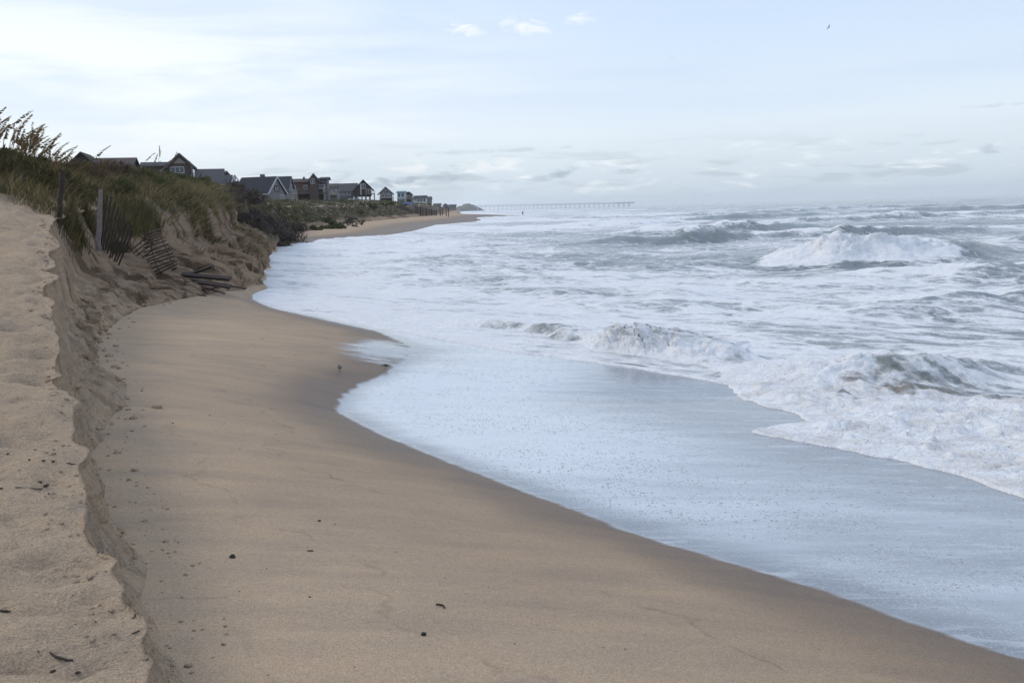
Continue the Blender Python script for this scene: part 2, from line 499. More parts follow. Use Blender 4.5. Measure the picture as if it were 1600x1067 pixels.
def build_beach():
    r = np.concatenate([np.linspace(.3, 2.6, 12)[:-1], rows(2.6, 9500, 4.0, .022)])
    a = fan(math.radians(-32), math.radians(32), math.radians(.24), 24, math.radians(88))
    x, y = polar(r, a)
    z, sd, df = beach_z(x, y)
    xf = np.interp(y, FT[:, 0], FT[:, 1])
    z = np.where(x < xf - .25, z - np.minimum((xf - .25 - x) * .8, 1.5), z)
    far = sstep(y, 24, 30)
    wn = fbm(x / 1.4, y / 2.2, 3, 31) * .25
    wet = sstep(sd + wn, 1.7, .2) * (1 - far) + far * sstep(sd / np.maximum(sd + df, .01), .65, .25)
    gentle = sstep(sd + wn * 2, 3.6, .0) * .38
    wet = np.maximum(wet, gentle)
    film = sstep(sd, .30, -.26)
    milky = sstep(sd, .3, -.65) * (1 - .62 * sstep(sd, -2.0, -4.6)) * (1 - .35 * sstep(x, -1.0, 3.5))
    film = np.maximum(film, .62 * np.exp(-((x + 2.5) / 1.3) ** 2 - ((y - 18.6) / 2.7) ** 2))
    milky = milky * (1 - .25 * sstep(y, 12.5, 7.5))
    milky = milky * (1 - .5 * np.exp(-((x + 1.9) / 1.3) ** 2 - ((y - 19.0) / 2.6) ** 2))
    milky = np.maximum(milky, sstep(y, 24, 31) * sstep(sd, .3, 0))
    keep = x > xf - 3.0
    f = grid_faces(len(r), len(a), keep)
    v = np.stack([x, y, z], -1).reshape(-1, 3)
    v, f, at_ = compact(v, f, {'wet': wet, 'film': film, 'milky': milky, 'sd': np.clip(sd, -5, 20)})
    o = mesh_np('beach', v, f, mat_beach(), attrs=at_)
    tag(o, kind='structure')
    return o


# ------------------------------------------------------------------ dune: a loft along the coast
class Dune:
    pass


def build_dune():
    us = [-2.5]
    while us[-1] < 6000:
        u = us[-1]
        us.append(u + (0.12 if u < 2.6 else max(.028, min(.0062 * u, 40 if u < 600 else 1e9))))
    u = np.array(us)
    inl = np.array([900, 420, 220, 130, 85, 60, 44, 33, 26, 21, 17.5, 14.8, 12.6, 10.8, 9.3, 8, 6.9, 6, 5.2, 4.5, 3.9, 3.4, 3.0, 2.65, 2.35, 2.1, 1.9] + list(np.arange(1.75, .02, -.055)) + [0.02])
    tf = np.concatenate([np.linspace(0, .12, 14), np.linspace(.12, 1, 58)[1:]])
    sk = np.array([.06, .15, .3, .6, 1.0])
    nI, nT, nS = len(inl), len(tf), len(sk)
    ex, ez = np.interp(u, ED[:, 0], ED[:, 1]), np.interp(u, ED[:, 0], ED[:, 2])
    fx, fz = np.interp(u, FT[:, 0], FT[:, 1]), np.interp(u, FT[:, 0], FT[:, 2])
    # smooth the kinks of the control polygons
    ker = np.ones(9) / 9
    for arr in (ex, ez, fx, fz):
        arr[4:-4] = np.convolve(arr, ker, 'valid')
    far = sstep(u, 24, 34)
    # scalloped scarp edge
    sc = np.abs(pn(u / 1.15, u * 0 + .5, 3)) * 1.3 + .5 * np.abs(pn(u / .42, u * 0 + 3.5, 4))
    near = (1 - far)
    bite = np.zeros_like(u)
    gb = np.random.default_rng(12)
    for c_ in np.exp(gb.uniform(math.log(3.2), math.log(26), 46)):
        w_ = gb.uniform(.02, .055) * c_
        bite = np.maximum(bite, gb.uniform(.03, .16) * (c_ / 10) ** .5 * np.exp(-((u - c_) / w_ + .35 * pn(u / .3, u * 0 + 7.5, 14)) ** 4))
    ex = ex + near * (.10 + .05 * sstep(u, 6, 8.5) * sstep(u, 20, 15) - .07 * sc - bite) * sstep(u, 1, 4) + far * .6 * pn(u / 6.0, u * 0 + 9.5, 6) * np.minimum(u / 50, 2)
    ez = ez + near * .035 * pn(u / .7, u * 0 + 1.5, 5) + far * .22 * fbm(u / 7, u * 0 + 2.5, 3, 8)
    fx = fx + near * (.10 * pn(u / 1.3, u * 0, 7) + .05 * pn(u / .5, u * 0 + 4, 9)) + far * (.35 * pn(u / 4.0, u * 0, 10) * np.minimum(u / 40, 3))
    A = tab(u, [(-3, .15), (5, .2), (15, .3), (20, .45), (22.5, .75), (24.5, 1.45), (30, 1.7), (45, 1.35), (60, 1.15), (90, 1.2), (120, 1.5), (200, 2.6), (300, 3.0), (600, 3.2), (9000, 3.2)])
    L = tab(u, [(-3, 5), (15, 5), (22, 2.2), (30, 2.6), (60, 4), (100, 8), (200, 16), (600, 22), (9000, 25)])
    X = np.zeros((len(u), nI + nT + nS))
    Y = np.repeat(u[:, None], X.shape[1], 1)
    Z = np.zeros_like(X)
    face = np.zeros_like(X)
    soil = np.zeros_like(X)
    o = inl[None, :]
    X[:, :nI] = ex[:, None] - o
    hx, hy = X[:, :nI], Y[:, :nI]
    rip = (.010 + .016 * sstep(hy, 5, 9)) * (1 - 2.2 * np.abs(fbm(hx / .42 + pn(hy / .5, hx, 25), hy / .20, 3, 26)))
    amp = np.clip((o - .6) / 6, 0, 1)
    hum = fbm(hx / 7, hy / 9, 4, 21) * .42 * amp * (.35 + .65 * sstep(hy, 18, 30))
    Z[:, :nI] = ez[:, None] + A[:, None] * (1 - np.exp(-o / L[:, None])) + hum
    # crest sinks inland towards the houses and far inland
    Z[:, :nI] += -.9 * sstep(o, 60, 300) * np.ones_like(hy)
    lgrow = 1 + .5 * sstep(hy, 5, 10)
    lump = .050 * fbm(hx / .60, hy / .42, 4, 23) + .075 * np.minimum(0, fbm(hx / .34, hy / .24, 2, 24) + .1)
    Z[:, :nI] += (lump * lgrow + rip) * sstep(hy, 180, 30) * np.clip(o / .12, .3, 1)
    sag = np.exp(-o / .05) * .012
    Z[:, :nI] -= sag
    soil[:, :nI] = sstep(hy + .5 * o, 22.5, 26) * sstep(o, .0, 1.0)
    soil[:, :nI] = np.maximum(soil[:, :nI], sstep(o, 2.2, 5) * .9 * sstep(hy, 4, 12))
    # scarp face and talus
    t = tf[None, :]
    hn = np.interp(tf, [0, .035, .12, .42, 1], [0, -.09, -.05, .20, 1])[None, :]
    vn = np.interp(tf, [0, .03, .42, .75, 1], [0, .03, .62, .87, 1])[None, :]
    hf = np.interp(tf, [0, .2, .6, 1], [0, .12, .5, 1])[None, :]
    vf = np.interp(tf, [0, .1, .3, .6, 1], [0, .12, .38, .72, 1])[None, :]
    fr = far[:, None]
    hh, vv = hn * (1 - fr) + hf * fr, vn * (1 - fr) + vf * fr
    FX = ex[:, None] + (fx - ex)[:, None] * hh
    FZ = ez[:, None] + (fz - ez)[:, None] * vv
    H = (ez - fz)[:, None]
    uu = Y[:, nI:nI + nT]
    win = np.sin(np.pi * np.clip(t, 0, 1)) ** .5
    rid = lambda q: 1 - 2 * np.abs(q)
    scl = np.clip(uu / 26, 1, 4)
    flute = rid(pn(uu / (.5 * scl) + .4 * pn(uu, t * 3, 41), t * 1.1 + uu * 0, 42))
    flute2 = rid(pn(uu / (.2 * scl), t * 2.2, 43))
    block = fbm(uu / (.34 * scl), FZ / .22 + uu, 3, 44)
    tal = sstep(t, .35, .55)
    gul = rid(pn(uu / .75 + .5 * pn(uu / .9, t * 1.6 + uu * 0, 50), t * .8 + uu * 0, 51))
    gul2 = rid(pn(uu / .26 + .5 * pn(uu / .4, t * 2.4 + uu * 0, 52), t * 1.3 + uu * 0, 53))
    mid = sstep(uu, 8, 14)
    bed = pn(uu / 2.5, FZ / .055, 57) * .5 + pn(uu / .7, FZ / .028, 58) * .35
    dsp = (1 - fr) * win * (1 - tal) * .016 * np.sign(bed) * np.sqrt(np.abs(bed)) + win * (H * (.085 * flute + .035 * flute2) * (1 - .45 * tal) + .07 * H * np.maximum(block, -.2) * tal + H * tal * mid * (.10 * gul + .06 * gul2))
    ls = np.clip(uu / 40, .8, 2.5)
    wq = .5 * pn(uu / (2.2 * ls), t * 2.2, 54)
    dsp = dsp + fr * win * H * (.05 * fbm(uu / 5, t * 1.5, 3, 45) + .14 * rid(pn(uu / (1.7 * ls) + wq, t * .9, 47)) + .085 * rid(pn(uu / (.62 * ls) + wq * 1.6, t * 1.5, 48)) + .05 * fbm(uu / (.8 * ls), t * 4, 3, 49))
    crv = np.exp(-(pn(uu / (.9 * ls) + 1.3 * wq, t * 1.4, 55) / .10) ** 2) + .7 * np.exp(-(pn(uu / (.45 * ls) + 2 * wq, t * 2.0, 56) / .12) ** 2)
    dsp = dsp - win * H * crv * (fr * .13 + (1 - fr) * mid * tal * .09)
    X[:, nI:nI + nT] = FX + dsp * .9
    Y[:, nI:nI + nT] -= dsp * .35
    Z[:, nI:nI + nT] = FZ + dsp * .25 * tal + win * .05 * H * fbm(uu / .4, t * 6, 3, 46)
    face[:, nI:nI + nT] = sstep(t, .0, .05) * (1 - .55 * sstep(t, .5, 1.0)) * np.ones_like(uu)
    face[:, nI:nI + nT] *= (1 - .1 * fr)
    veg = sstep(uu, 66, 80) * sstep(uu, 130, 112) * sstep(t, 1.0, .7) + .0
    veg = np.maximum(veg, sstep(uu, 104, 125) * sstep(t, .9, .6))
    veg = np.maximum(veg, fr * sstep(t, .22, .02))
    veg = np.maximum(veg, fr * .42 * sstep(uu, 42, 60) * sstep(t, 1.0, .75))
    soil[:, nI:nI + nT] = veg
    s0 = nI + nT
    X[:, s0:] = X[:, s0 - 1:s0] + sk[None, :]
    Y[:, s0:] = Y[:, s0 - 1:s0]
    Z[:, s0:] = Z[:, s0 - 1:s0] - sk[None, :] * 1.1 - .005
    D = Dune()
    D.u, D.inl, D.tf, D.nI, D.X, D.Y, D.Z = u, inl, tf, nI, X, Y, Z
    f = grid_faces(*X.shape)
    v = np.stack([X, Y, Z], -1).reshape(-1, 3)
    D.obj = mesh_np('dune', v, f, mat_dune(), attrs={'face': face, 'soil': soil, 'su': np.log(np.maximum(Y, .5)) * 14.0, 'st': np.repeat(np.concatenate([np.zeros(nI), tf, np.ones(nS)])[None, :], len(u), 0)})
    tag(D.obj, kind='structure')
    D.bvh = BVHTree.FromPolygons([tuple(p) for p in v[::1]], [tuple(q) for q in f])

    def pos(y, o):
        """points on the dune: distance along, offset inland of the scarp edge (negative = fraction down the face)"""
        y, o = np.asarray(y, float), np.asarray(o, float)
        iu = np.clip(np.interp(y, u, np.arange(len(u))), 0, len(u) - 1.001)
        col = np.where(o >= 0, np.interp(-o, -inl, np.arange(nI)), nI + np.interp(-o, tf, np.arange(nT)))
        i0, j0 = iu.astype(int), np.clip(col, 0, X.shape[1] - 1.001).astype(int)
        a_, b_ = iu - i0, np.clip(col, 0, X.shape[1] - 1.001) - j0

        def q(Q):
            return (Q[i0, j0] * (1 - a_) + Q[i0 + 1, j0] * a_) * (1 - b_) + (Q[i0, j0 + 1] * (1 - a_) + Q[i0 + 1, j0 + 1] * a_) * b_
        return np.stack([q(X), q(Y), q(Z)], -1)
    D.pos = pos
    return D


BEACH = build_beach()
DUNE = build_dune()

# ------------------------------------------------------------------ sea
def mat_sea():
    m, k = newmat('sea_water')
    pos = k.n('ShaderNodeNewGeometry').outputs['Position']
    foam, sandy, green, lump = k.attr('foam'), k.attr('sandy'), k.attr('green'), k.attr('lump')
    q = k.map(pos, (1, 1, 0), rot=(0, 0, math.radians(38)))
    wq = k.n('ShaderNodeMixRGB') if False else None
    n1 = k.noise(k.map(q, (.55, 1.0, 1)), .32, 6, .62, .6)
    n2 = k.noise(k.map(q, (.6, 1.3, 1)), 1.6, 6, .65, 1.0)
    lace = k.vor(k.map(k.n('ShaderNodeVectorMath', operation='ADD', ins={0: q, 1: k.mix(.35, (0, 0, 0), k.noise(q, 1.4, 4, .6, 0, 'Color'))}).outputs[0], (.8, 1.2, 1)), 1.15, 'DISTANCE_TO_EDGE')
    lc = k.ss(lace, .16, .0)
    n3 = k.noise(k.map(pos, (1, 1, 1)), 9.0, 5, .7)
    v = k.m('ADD', k.m('MULTIPLY', n1, .40), k.m('ADD', k.m('MULTIPLY', n2, .42), k.m('ADD', k.m('MULTIPLY', n3, .18), k.m('MULTIPLY', lc, .045))))
    thr = k.m('SUBTRACT', .80, k.m('MULTIPLY', foam, .56))
    fm = k.ss(v, k.m('SUBTRACT', thr, .065), k.m('ADD', thr, .085))
    wc = k.mix(green, (.175, .210, .230), (.245, .262, .225))
    wc = k.mix(sandy, wc, (.24, .195, .15))
    br = k.noise(pos, 14.0, 4, .7)
    fc = k.mix(br, (.74, .75, .76), (.90, .895, .89))
    fc = k.mix(k.m('MULTIPLY', sandy, k.ss(k.noise(k.map(pos, (.7, 1.3, 1)), 2.4, 5, .65), .38, .68)), fc, (.44, .38, .32))
    base = k.mix(fm, wc, fc)
    hb = k.m('ADD', k.m('MULTIPLY', k.noise(k.map(q, (.8, 1.2, 1)), 1.1, 6, .66, .5), 1.0), k.m('ADD', k.m('MULTIPLY', k.noise(k.map(q, (.8, 1.4, 1)), 5.5, 5, .65), .34), k.m('MULTIPLY', fm, .10)))
    nb = k.bump(hb, .9, .22)
    nb2 = k.bump(k.m('MULTIPLY', k.m('ADD', br, k.m('ADD', k.m('MULTIPLY', k.vor(pos, 14.0, 'SMOOTH_F1'), -.8), k.m('MULTIPLY', k.vor(pos, 38.0, 'SMOOTH_F1'), -.35))), k.m('MULTIPLY', fm, lump)), .55, .035, nb)
    p = k.n('ShaderNodeBsdfPrincipled', ins={'Base Color': base, 'Normal': nb2, 'IOR': 1.333})
    k.put(p.inputs['Roughness'], k.m('ADD', .10, k.m('MULTIPLY', fm, .6)))
    k.put(p.inputs['Specular IOR Level'], k.m('SUBTRACT', .5, k.m('MULTIPLY', fm, .25)))
    finish(k, p.outputs[0])
    return m


# breakers: crest polyline (x, y, height), front length, back length, foam on the front, foam reach, curl, green
BREAKERS = [
    dict(c=[(-6.5, 29.5, .05), (-3.6, 26.5, .14), (-1.8, 24.9, .24), (.1, 23.3, .30), (1.0, 22.0, .32), (1.7, 20.7, .30), (2.4, 19.8, .44), (2.8, 19.45, .56), (3.25, 19.1, .50), (3.7, 18.75, .42), (4.1, 18.5, .28), (4.6, 18.4, .1)],
         bare=.6, rag=.16, fr=.52, bk=1.5, foam=[.3, .2, .2, .3, .3, .5, 1, 1, 1, .95, .6, .2], reach=1.0, curl=.5, green=.8),
    dict(c=[(4.0, 16.9, .12), (4.7, 16.3, .22), (5.25, 15.95, .28), (5.8, 15.75, .42), (6.3, 15.75, .52), (6.9, 15.9, .42), (7.6, 16.3, .2), (8.6, 16.9, .16), (10.5, 17.8, .06)],
         fr=.75, bk=1.5, bare=.16, foam=[.8, .95, .9, .6, .4, .35, .25, .15, 0], reach=1.3, curl=.35, green=1.0),
    dict(c=[(11.0, 53.5, .1), (13, 51.5, .35), (14.6, 49.3, .75), (16.2, 47.9, 1.15), (18, 47.6, 1.1), (20, 48.2, .9), (22, 49.6, .85), (24, 51.4, .8), (26.5, 53.6, .5), (30, 56.5, .2)],
         fr=2.0, bk=3.6, foam=[0, .35, .9, 1, 1, .9, .3, .05, 0, 0], reach=2.6, curl=.2, green=.7),
    dict(c=[(5.5, 81.5, .2), (8, 80.5, .4), (9.6, 80, .7), (11, 79.8, .4), (13, 79.5, .7), (15.3, 79.8, 1.1), (17.5, 80.6, .75), (20, 82, .4), (24, 84.5, .2)],
         fr=1.5, bk=4.5, foam=[.2, .2, .1, .35, .3, .25, .2, .4, .3], reach=1.0, curl=.5, green=.6),
    dict(c=[(22, 86, .3), (26, 84, .6), (30, 83, .8), (35, 84, .6), (41, 86, .4), (48, 90, .2)], fr=1.6, bk=5, foam=[.5, .6, .4, .3, .5, .2], reach=2, curl=.4, green=.5),
    dict(c=[(31, 62, .2), (35, 61, .7), (39, 61, .9), (44, 62, .6), (50, 64, .3)], fr=1.4, bk=4, foam=[.2, .3, .3, .2, 0], reach=1.4, curl=.3, green=.7),
    dict(c=[(12, 108, .3), (17, 106, .8), (23, 105, 1.0), (30, 107, .8), (38, 111, .3)], fr=2, bk=6, foam=[.4, .7, .5, .4, .2], reach=3, curl=.4, green=.5),
    dict(c=[(42, 150, .3), (50, 147, .6), (60, 147, .85), (70, 150, .6), (84, 156, .4)], fr=2.5, bk=8, foam=[.3, .5, .5, .3, .1], reach=4, curl=.4, green=.5),
    dict(c=[(20, 190, .3), (32, 186, .7), (44, 186, .9), (56, 190, .6), (70, 197, .4)], fr=3, bk=9, foam=[.3, .6, .3, .3, .2], reach=5, curl=.4, green=.5),
    dict(c=[(80, 215, .4), (95, 210, .9), (112, 212, 1.0), (130, 220, .3)], fr=3, bk=9, foam=[.2, .1, .1, .2], reach=4, curl=.4, green=.6),
    dict(c=[(8, 160, .2), (14, 158, .8), (22, 158, .9), (30, 162, .3)], fr=2, bk=7, foam=[.6, .8, .7, .5], reach=3, curl=.3, green=.5),
    dict(c=[(10, 28.5, .05), (12, 27.2, .28), (14, 27.0, .42), (16.5, 27.8, .34), (19, 29, .15)], fr=.9, bk=2.0, foam=[.3, .35, .3, .3, .2], reach=.8, curl=.4, green=.5),
    dict(c=[(13.5, 38, .1), (16, 36.4, .4), (19, 36.4, .5), (23, 37.6, .25)], fr=1.6, bk=3.0, foam=[.4, .5, .4, .3], reach=1.0, curl=.3, green=.4),
    dict(c=[(60, 300, .4), (85, 292, .8), (110, 296, .8), (140, 305, .5)], fr=4, bk=12, foam=[.2, .3, .2, .1], reach=6, curl=.4, green=.5),
    dict(c=[(15, 260, .4), (35, 255, .7), (60, 257, .8), (80, 264, .5)], fr=4, bk=12, foam=[.4, .6, .5, .3], reach=6, curl=.4, green=.5),
]


def build_sea():
    r = np.concatenate([rows(5.2, 14.4, 1.3, .01)[:-1], np.arange(14.4, 21.5, .045), rows(21.5, 44.5, 1.4, .01)[:-1], np.arange(44.5, 54, .16), rows(54, 12000, 1.4, .009)])
    a = fan(math.radians(-30), math.radians(30), math.radians(.094), 30, math.radians(85))
    x, y = polar(r, a)
    dw, pw = seg_dist(x, y, WATER)
    xw = np.interp(y, WA[:, 1], WA[:, 0])
    dw = np.where(x > xw, dw, -dw)
    keep = dw > -.5
    keepf = grid_faces(len(r), len(a), keep)
    used = np.zeros(x.size, bool)
    used[keepf.ravel()] = True
    idx = np.cumsum(used) - 1
    F = idx[keepf]
    rr = np.repeat(r[:, None], len(a), 1).ravel()[used]
    dr = np.repeat(np.gradient(r)[:, None], len(a), 1).ravel()[used]
    x, y, dw = x.ravel()[used], y.ravel()[used], dw.ravel()[used]
    # ragged front of the uprush
    front = sstep(y, 16.5, 14.5)
    dw = dw + (.10 * fbm(x / .8, y / .8, 4, 51) + .06 * np.abs(pn(x / .3, y / .3, 52))) * (.3 + .7 * front) * np.clip(rr / 15, .6, 3) * (1 - .6 * sstep(y, 32, 40) * sstep(y, 110, 95))
    zb, sd, _ = beach_z(x, y)
    d0 = np.maximum(dw, 0)
    # open-sea swell
    px, py = x * .62 + y * .78, -x * .78 + y * .62
    wx = 3.5 * fbm(x / 34, y / 34, 3, 53)
    off = sstep(d0, 10, 90)
    sw = np.zeros_like(x)
    for lam, amp, rot, sd_ in ((24, .30, .0, 54), (15, .20, .30, 55), (37, .32, -.22, 56), (9.5, .10, -.45, 57)):
        ph = (px * math.cos(rot) + py * math.sin(rot) + wx) * 2 * math.pi / lam
        env = np.clip(.55 + .9 * pn(px / (lam * 1.6), py / (lam * 3.0), sd_), 0, 1.6)
        s = np.sin(ph)
        s = (np.exp(1.3 * s) - 1.27) / 1.7
        sw += amp * env * s * np.clip(lam / (3.2 * dr), 0, 1)
    z = sw * off * (.55 + .25 * sstep(d0, 60, 160) - .25 * sstep(d0, 200, 500))
    ch = np.zeros_like(x)
    for lam, amp, sd_ in ((5.2, .14, 59), (3.0, .11, 60), (1.4, .065, 61), (.7, .032, 62), (.3, .012, 63)):
        ch += amp * fbm(px / lam, py / (lam * 1.7), 1, sd_) * np.clip(lam / (3.0 * dr), 0, 1)
    z += ch * sstep(d0, .8, 12) * 1.45
    z += .22 * np.exp(-d0 / 16)
    # coverage of the foam that floats about
    patch = fbm(x / 30, y / 44, 3, 64)
    foam = tab(d0, [(0, .56), (4, .55), (12, .50), (25, .49), (60, .48), (110, .45), (200, .36), (500, .20), (2000, .02), (12000, .0)])
    foam = foam + .03 + .16 * patch + .0 * x + .09 * sstep(x / np.maximum(y, 1), .22, -.12)
    green = .25 + .2 * sstep(sw, .1, .5)
    sandy = .16 * sstep(d0, 8, 0)
    lump = np.zeros_like(x)
    hx, hy = np.zeros_like(x), np.zeros_like(x)
    for b in BREAKERS:
        c = np.array(b['c'])
        lo, hi = c[:, :2].min(0) - 14, c[:, :2].max(0) + 14
        s = np.where((x > lo[0]) & (x < hi[0]) & (y > lo[1]) & (y < hi[1]))[0]
        if not len(s):
            continue
        X, Yy = x[s], y[s]
        wob = .35 * b['fr']
        X2 = X + wob * fbm(X / (b['fr'] * 3), Yy / (b['fr'] * 3), 3, 71)
        Y2 = Yy + wob * fbm(X / (b['fr'] * 3), Yy / (b['fr'] * 3), 3, 72)
        d, p = seg_dist(X2, Y2, b['c'])
        i = np.clip(p.astype(int), 0, len(c) - 2)
        tx, ty = c[i + 1, 0] - c[i, 0], c[i + 1, 1] - c[i, 1]
        L_ = np.hypot(tx, ty)
        tx, ty = tx / L_, ty / L_
        cx = c[i, 0] + (p - i) * (c[i + 1, 0] - c[i, 0])
        cy = c[i, 1] + (p - i) * (c[i + 1, 1] - c[i, 1])
        sgn = np.sign((X2 - cx) * (-ty) + (Y2 - cy) * tx)          # + = seaward (left of the crest direction)
        sg = d * sgn
        endd = np.where((p <= 0) | (p >= len(c) - 1), np.exp(-(d / (1.2 * b['fr'])) ** 2), 1)
        Hh = np.interp(p, np.arange(len(c)), c[:, 2]) * (1 + b.get('rag', .34) * fbm(X / (b['fr'] * 1.5), Yy / (b['fr'] * 1.5), 4, 73))
        fo = np.interp(p, np.arange(len(c)), b['foam'])
        fl, bl = b['fr'], b['bk']
        prof = np.where(sg > 0, np.exp(-(sg / bl) ** 2), np.exp(-(sg / fl) ** 2))
        trough = -.06 * np.exp(-((sg + 2.2 * fl) / (1.1 * fl)) ** 2)
        z[s] += Hh * (prof + trough) * endd
        # foam pile: turbulent lumps
        fz = np.where(sg > 0, np.exp(-(sg / (.45 * bl)) ** 2), np.exp(-(sg / (b['reach'])) ** 2)) * endd
        q1 = .36 * fl + .12
        cl_ = np.concatenate([[0], np.cumsum(np.hypot(np.diff(c[:, 0]), np.diff(c[:, 1])))])
        aa, bb_ = np.interp(p, np.arange(len(c)), cl_), .8 * sg + 1.3 * np.where(sg > 0, 2 - prof, prof) * Hh
        tur = np.abs(fbm(aa / q1, bb_ / q1, 3, 74)) + .24 * np.abs(fbm(aa / (.4 * q1), bb_ / (.4 * q1), 2, 75))
        tz = fo * fz * tur * np.clip(q1 / (2.2 * dr[s]), 0, 1)
        z[s] += tz * (.17 * Hh + .02)
        hx[s] += ty * tz * (.15 * Hh + .02)
        hy[s] += -tx * tz * (.15 * Hh + .02)
        foam[s] = np.maximum(foam[s], fo * 1.5 * fz)
        lump[s] = np.maximum(lump[s], fo * fz)
        cl = b['curl'] * Hh * prof ** 2 * endd * (.6 + .6 * tur * fo)
        hx[s] += ty * cl
        hy[s] += -tx * cl
        bare = (1 - fo) * np.exp(-((sg + .25 * fl) / (.95 * fl)) ** 2) * endd * sstep(Hh, .2, .5)
        foam[s] -= b.get('bare', .30) * bare
        foam[s] += .55 * (1 - fo) * np.exp(-((sg - .12 * bl) / (.16 * bl)) ** 2) * endd * sstep(fbm(aa / (.8 * fl), sg / fl, 3, 76), -.5, .5)
        green[s] = np.maximum(green[s], b['green'] * np.maximum(bare, (1 - fo) * .8 * prof * endd))
    # lumpy white front of the uprush, nearest the camera
    lf = np.array([(9.5, 1, .1), (6.6, 5.0, 1), (4.9, 8.96, 1), (3.9, 11.2, 1), (3.9, 13.5, 1), (4.2, 15.6, .9)])
    dfp, _ = seg_dist(x, y, [(3.7, 15.9), (5.0, 14.2), (6.4, 12.6), (8.5, 10.5), (12, 6)])
    core = sstep(y - (16.0 - .50 * (x - 3.6)), .6, -.7) * sstep(dw, 0, .06)
    fx_, fy_ = x * .8 - y * .6, x * .6 + y * .8
    fx_ = fx_ + .25 * fbm(x / .9, y / .9, 2, 86)
    bb = np.abs(fbm(fx_ / .62, fy_ / .34, 3, 81)) * 1.0 + np.abs(fbm(fx_ / .22, fy_ / .14, 2, 82)) * .22
    z += core * (.10 * bb + .03 + .06 * fbm(x / 1.2, y / 1.2, 2, 83)) * sstep(dw, 0, .5)
    foam = np.maximum(foam, core * (.98 - .28 * sstep(fbm(x / .9, y / .9, 3, 84), .15, .7)))
    lump = np.maximum(lump, core)
    sandy = np.maximum(sandy, .42 * core)
    br = np.exp(-((x - 5.7) / 1.5) ** 2 - ((y - 14.5) / .8) ** 2) * (.6 + .5 * fbm(x / .5, y / .3, 3, 87))
    sandy = np.maximum(sandy, .95 * br)
    foam -= .24 * br
    z += br * .05 * np.abs(fbm(x / .35, y / .22, 3, 85))
    # thin swash sheet between the shore break and the sand
    thin = sstep(y, 15.2, 16.2) * sstep(y, 120, 40) * sstep(dw, 0, .04) * sstep(dw, 3.2, 1.2)
    foam = foam * (1 - .10 * thin) + .06 * thin
    wr = np.clip(rr * .004, .05, .4)
    rim = np.exp(-((dw - wr) / (wr * .8)) ** 2)
    foam = np.maximum(foam, rim * 1.05)
    z = np.maximum(z, zb + .004) if False else z
    floor_ = zb + .035 * (1 - np.exp(-d0 / .12)) + .02 * rim
    z = np.where(dw > 0, np.maximum(z, floor_ + np.where(core > .3, 0, 0)), 0)
    near_z = floor_ + (z - floor_) * sstep(d0, .0, .6)
    z = np.where(dw > 0, near_z, zb - .025 + np.maximum(dw, -.4) * .8)
    foam = np.maximum(foam, .95 * sstep(dw, .12, .02))
    foam = np.clip(foam, 0, 1.25)
    hh = sstep(d0, .5, 2)
    v = np.stack([x + hx * hh, y + hy * hh, z], -1)
    o = mesh_np('sea', v, F, mat_sea(), attrs={'foam': foam, 'sandy': np.clip(sandy, 0, 1), 'green': np.clip(green, 0, 1), 'lump': np.clip(.25 + lump, 0, 1)})
    tag(o, kind='structure')
    return o


def build_spray():
    g = np.random.default_rng(77)
    P, Rr = [], []

    def burst(n, line, h0, h1, sp, r0, r1):
        line = np.array(line, float)
        t = g.uniform(0, len(line) - 1, n)
        i = np.minimum(t.astype(int), len(line) - 2)
        q = line[i] + (line[i + 1] - line[i]) * (t - i)[:, None]
        k_ = g.random(n) ** 2.2
        P.append(np.stack([q[:, 0] + g.normal(0, sp, n), q[:, 1] + g.normal(0, sp, n), q[:, 2] * .75 + h0 + (h1 - h0) * k_], -1))
        Rr.append(g.uniform(r0, r1, n) * (1 - .5 * k_))
    burst(1500, [(1.9, 20.4, .25), (2.4, 19.8, .48), (2.8, 19.4, .62), (3.25, 19.05, .56), (3.7, 18.7, .46), (4.1, 18.4, .3)], .10, .40, .14, .004, .013)
    burst(700, [(4.4, 16.3, .1), (4.9, 16.0, .3), (5.3, 15.85, .4)], .05, .40, .20, .004, .012)
    burst(900, [(13.5, 50.6, .6), (14.6, 49.2, .8), (16.2, 47.8, 1.15), (18, 47.5, 1.1), (20, 48.1, .9)], .2, .75, .35, .012, .04)
    P, Rr = np.concatenate(P), np.concatenate(Rr)
    o8 = np.array([(1, 0, 0), (0, 1, 0), (-1, 0, 0), (0, -1, 0), (0, 0, 1), (0, 0, -1)], float)
    V = (P[:, None, :] + o8[None] * Rr[:, None, None] * g.uniform(.6, 1.5, (len(P), 1, 3))).reshape(-1, 3)
    f8 = np.array([(0, 1, 4), (1, 2, 4), (2, 3, 4), (3, 0, 4), (1, 0, 5), (2, 1, 5), (3, 2, 5), (0, 3, 5)])
    F = (np.arange(len(P))[:, None, None] * 6 + f8[None]).reshape(-1, 3)
    m, k = newmat('spray_drops')
    finish(k, k.n('ShaderNodeBsdfPrincipled', ins={'Base Color': (.82, .83, .84, 1), 'Roughness': .3}).outputs[0])
    tag(mesh_np('sea_spray', V, F, m), kind='stuff')


SEA = build_sea()
build_spray()

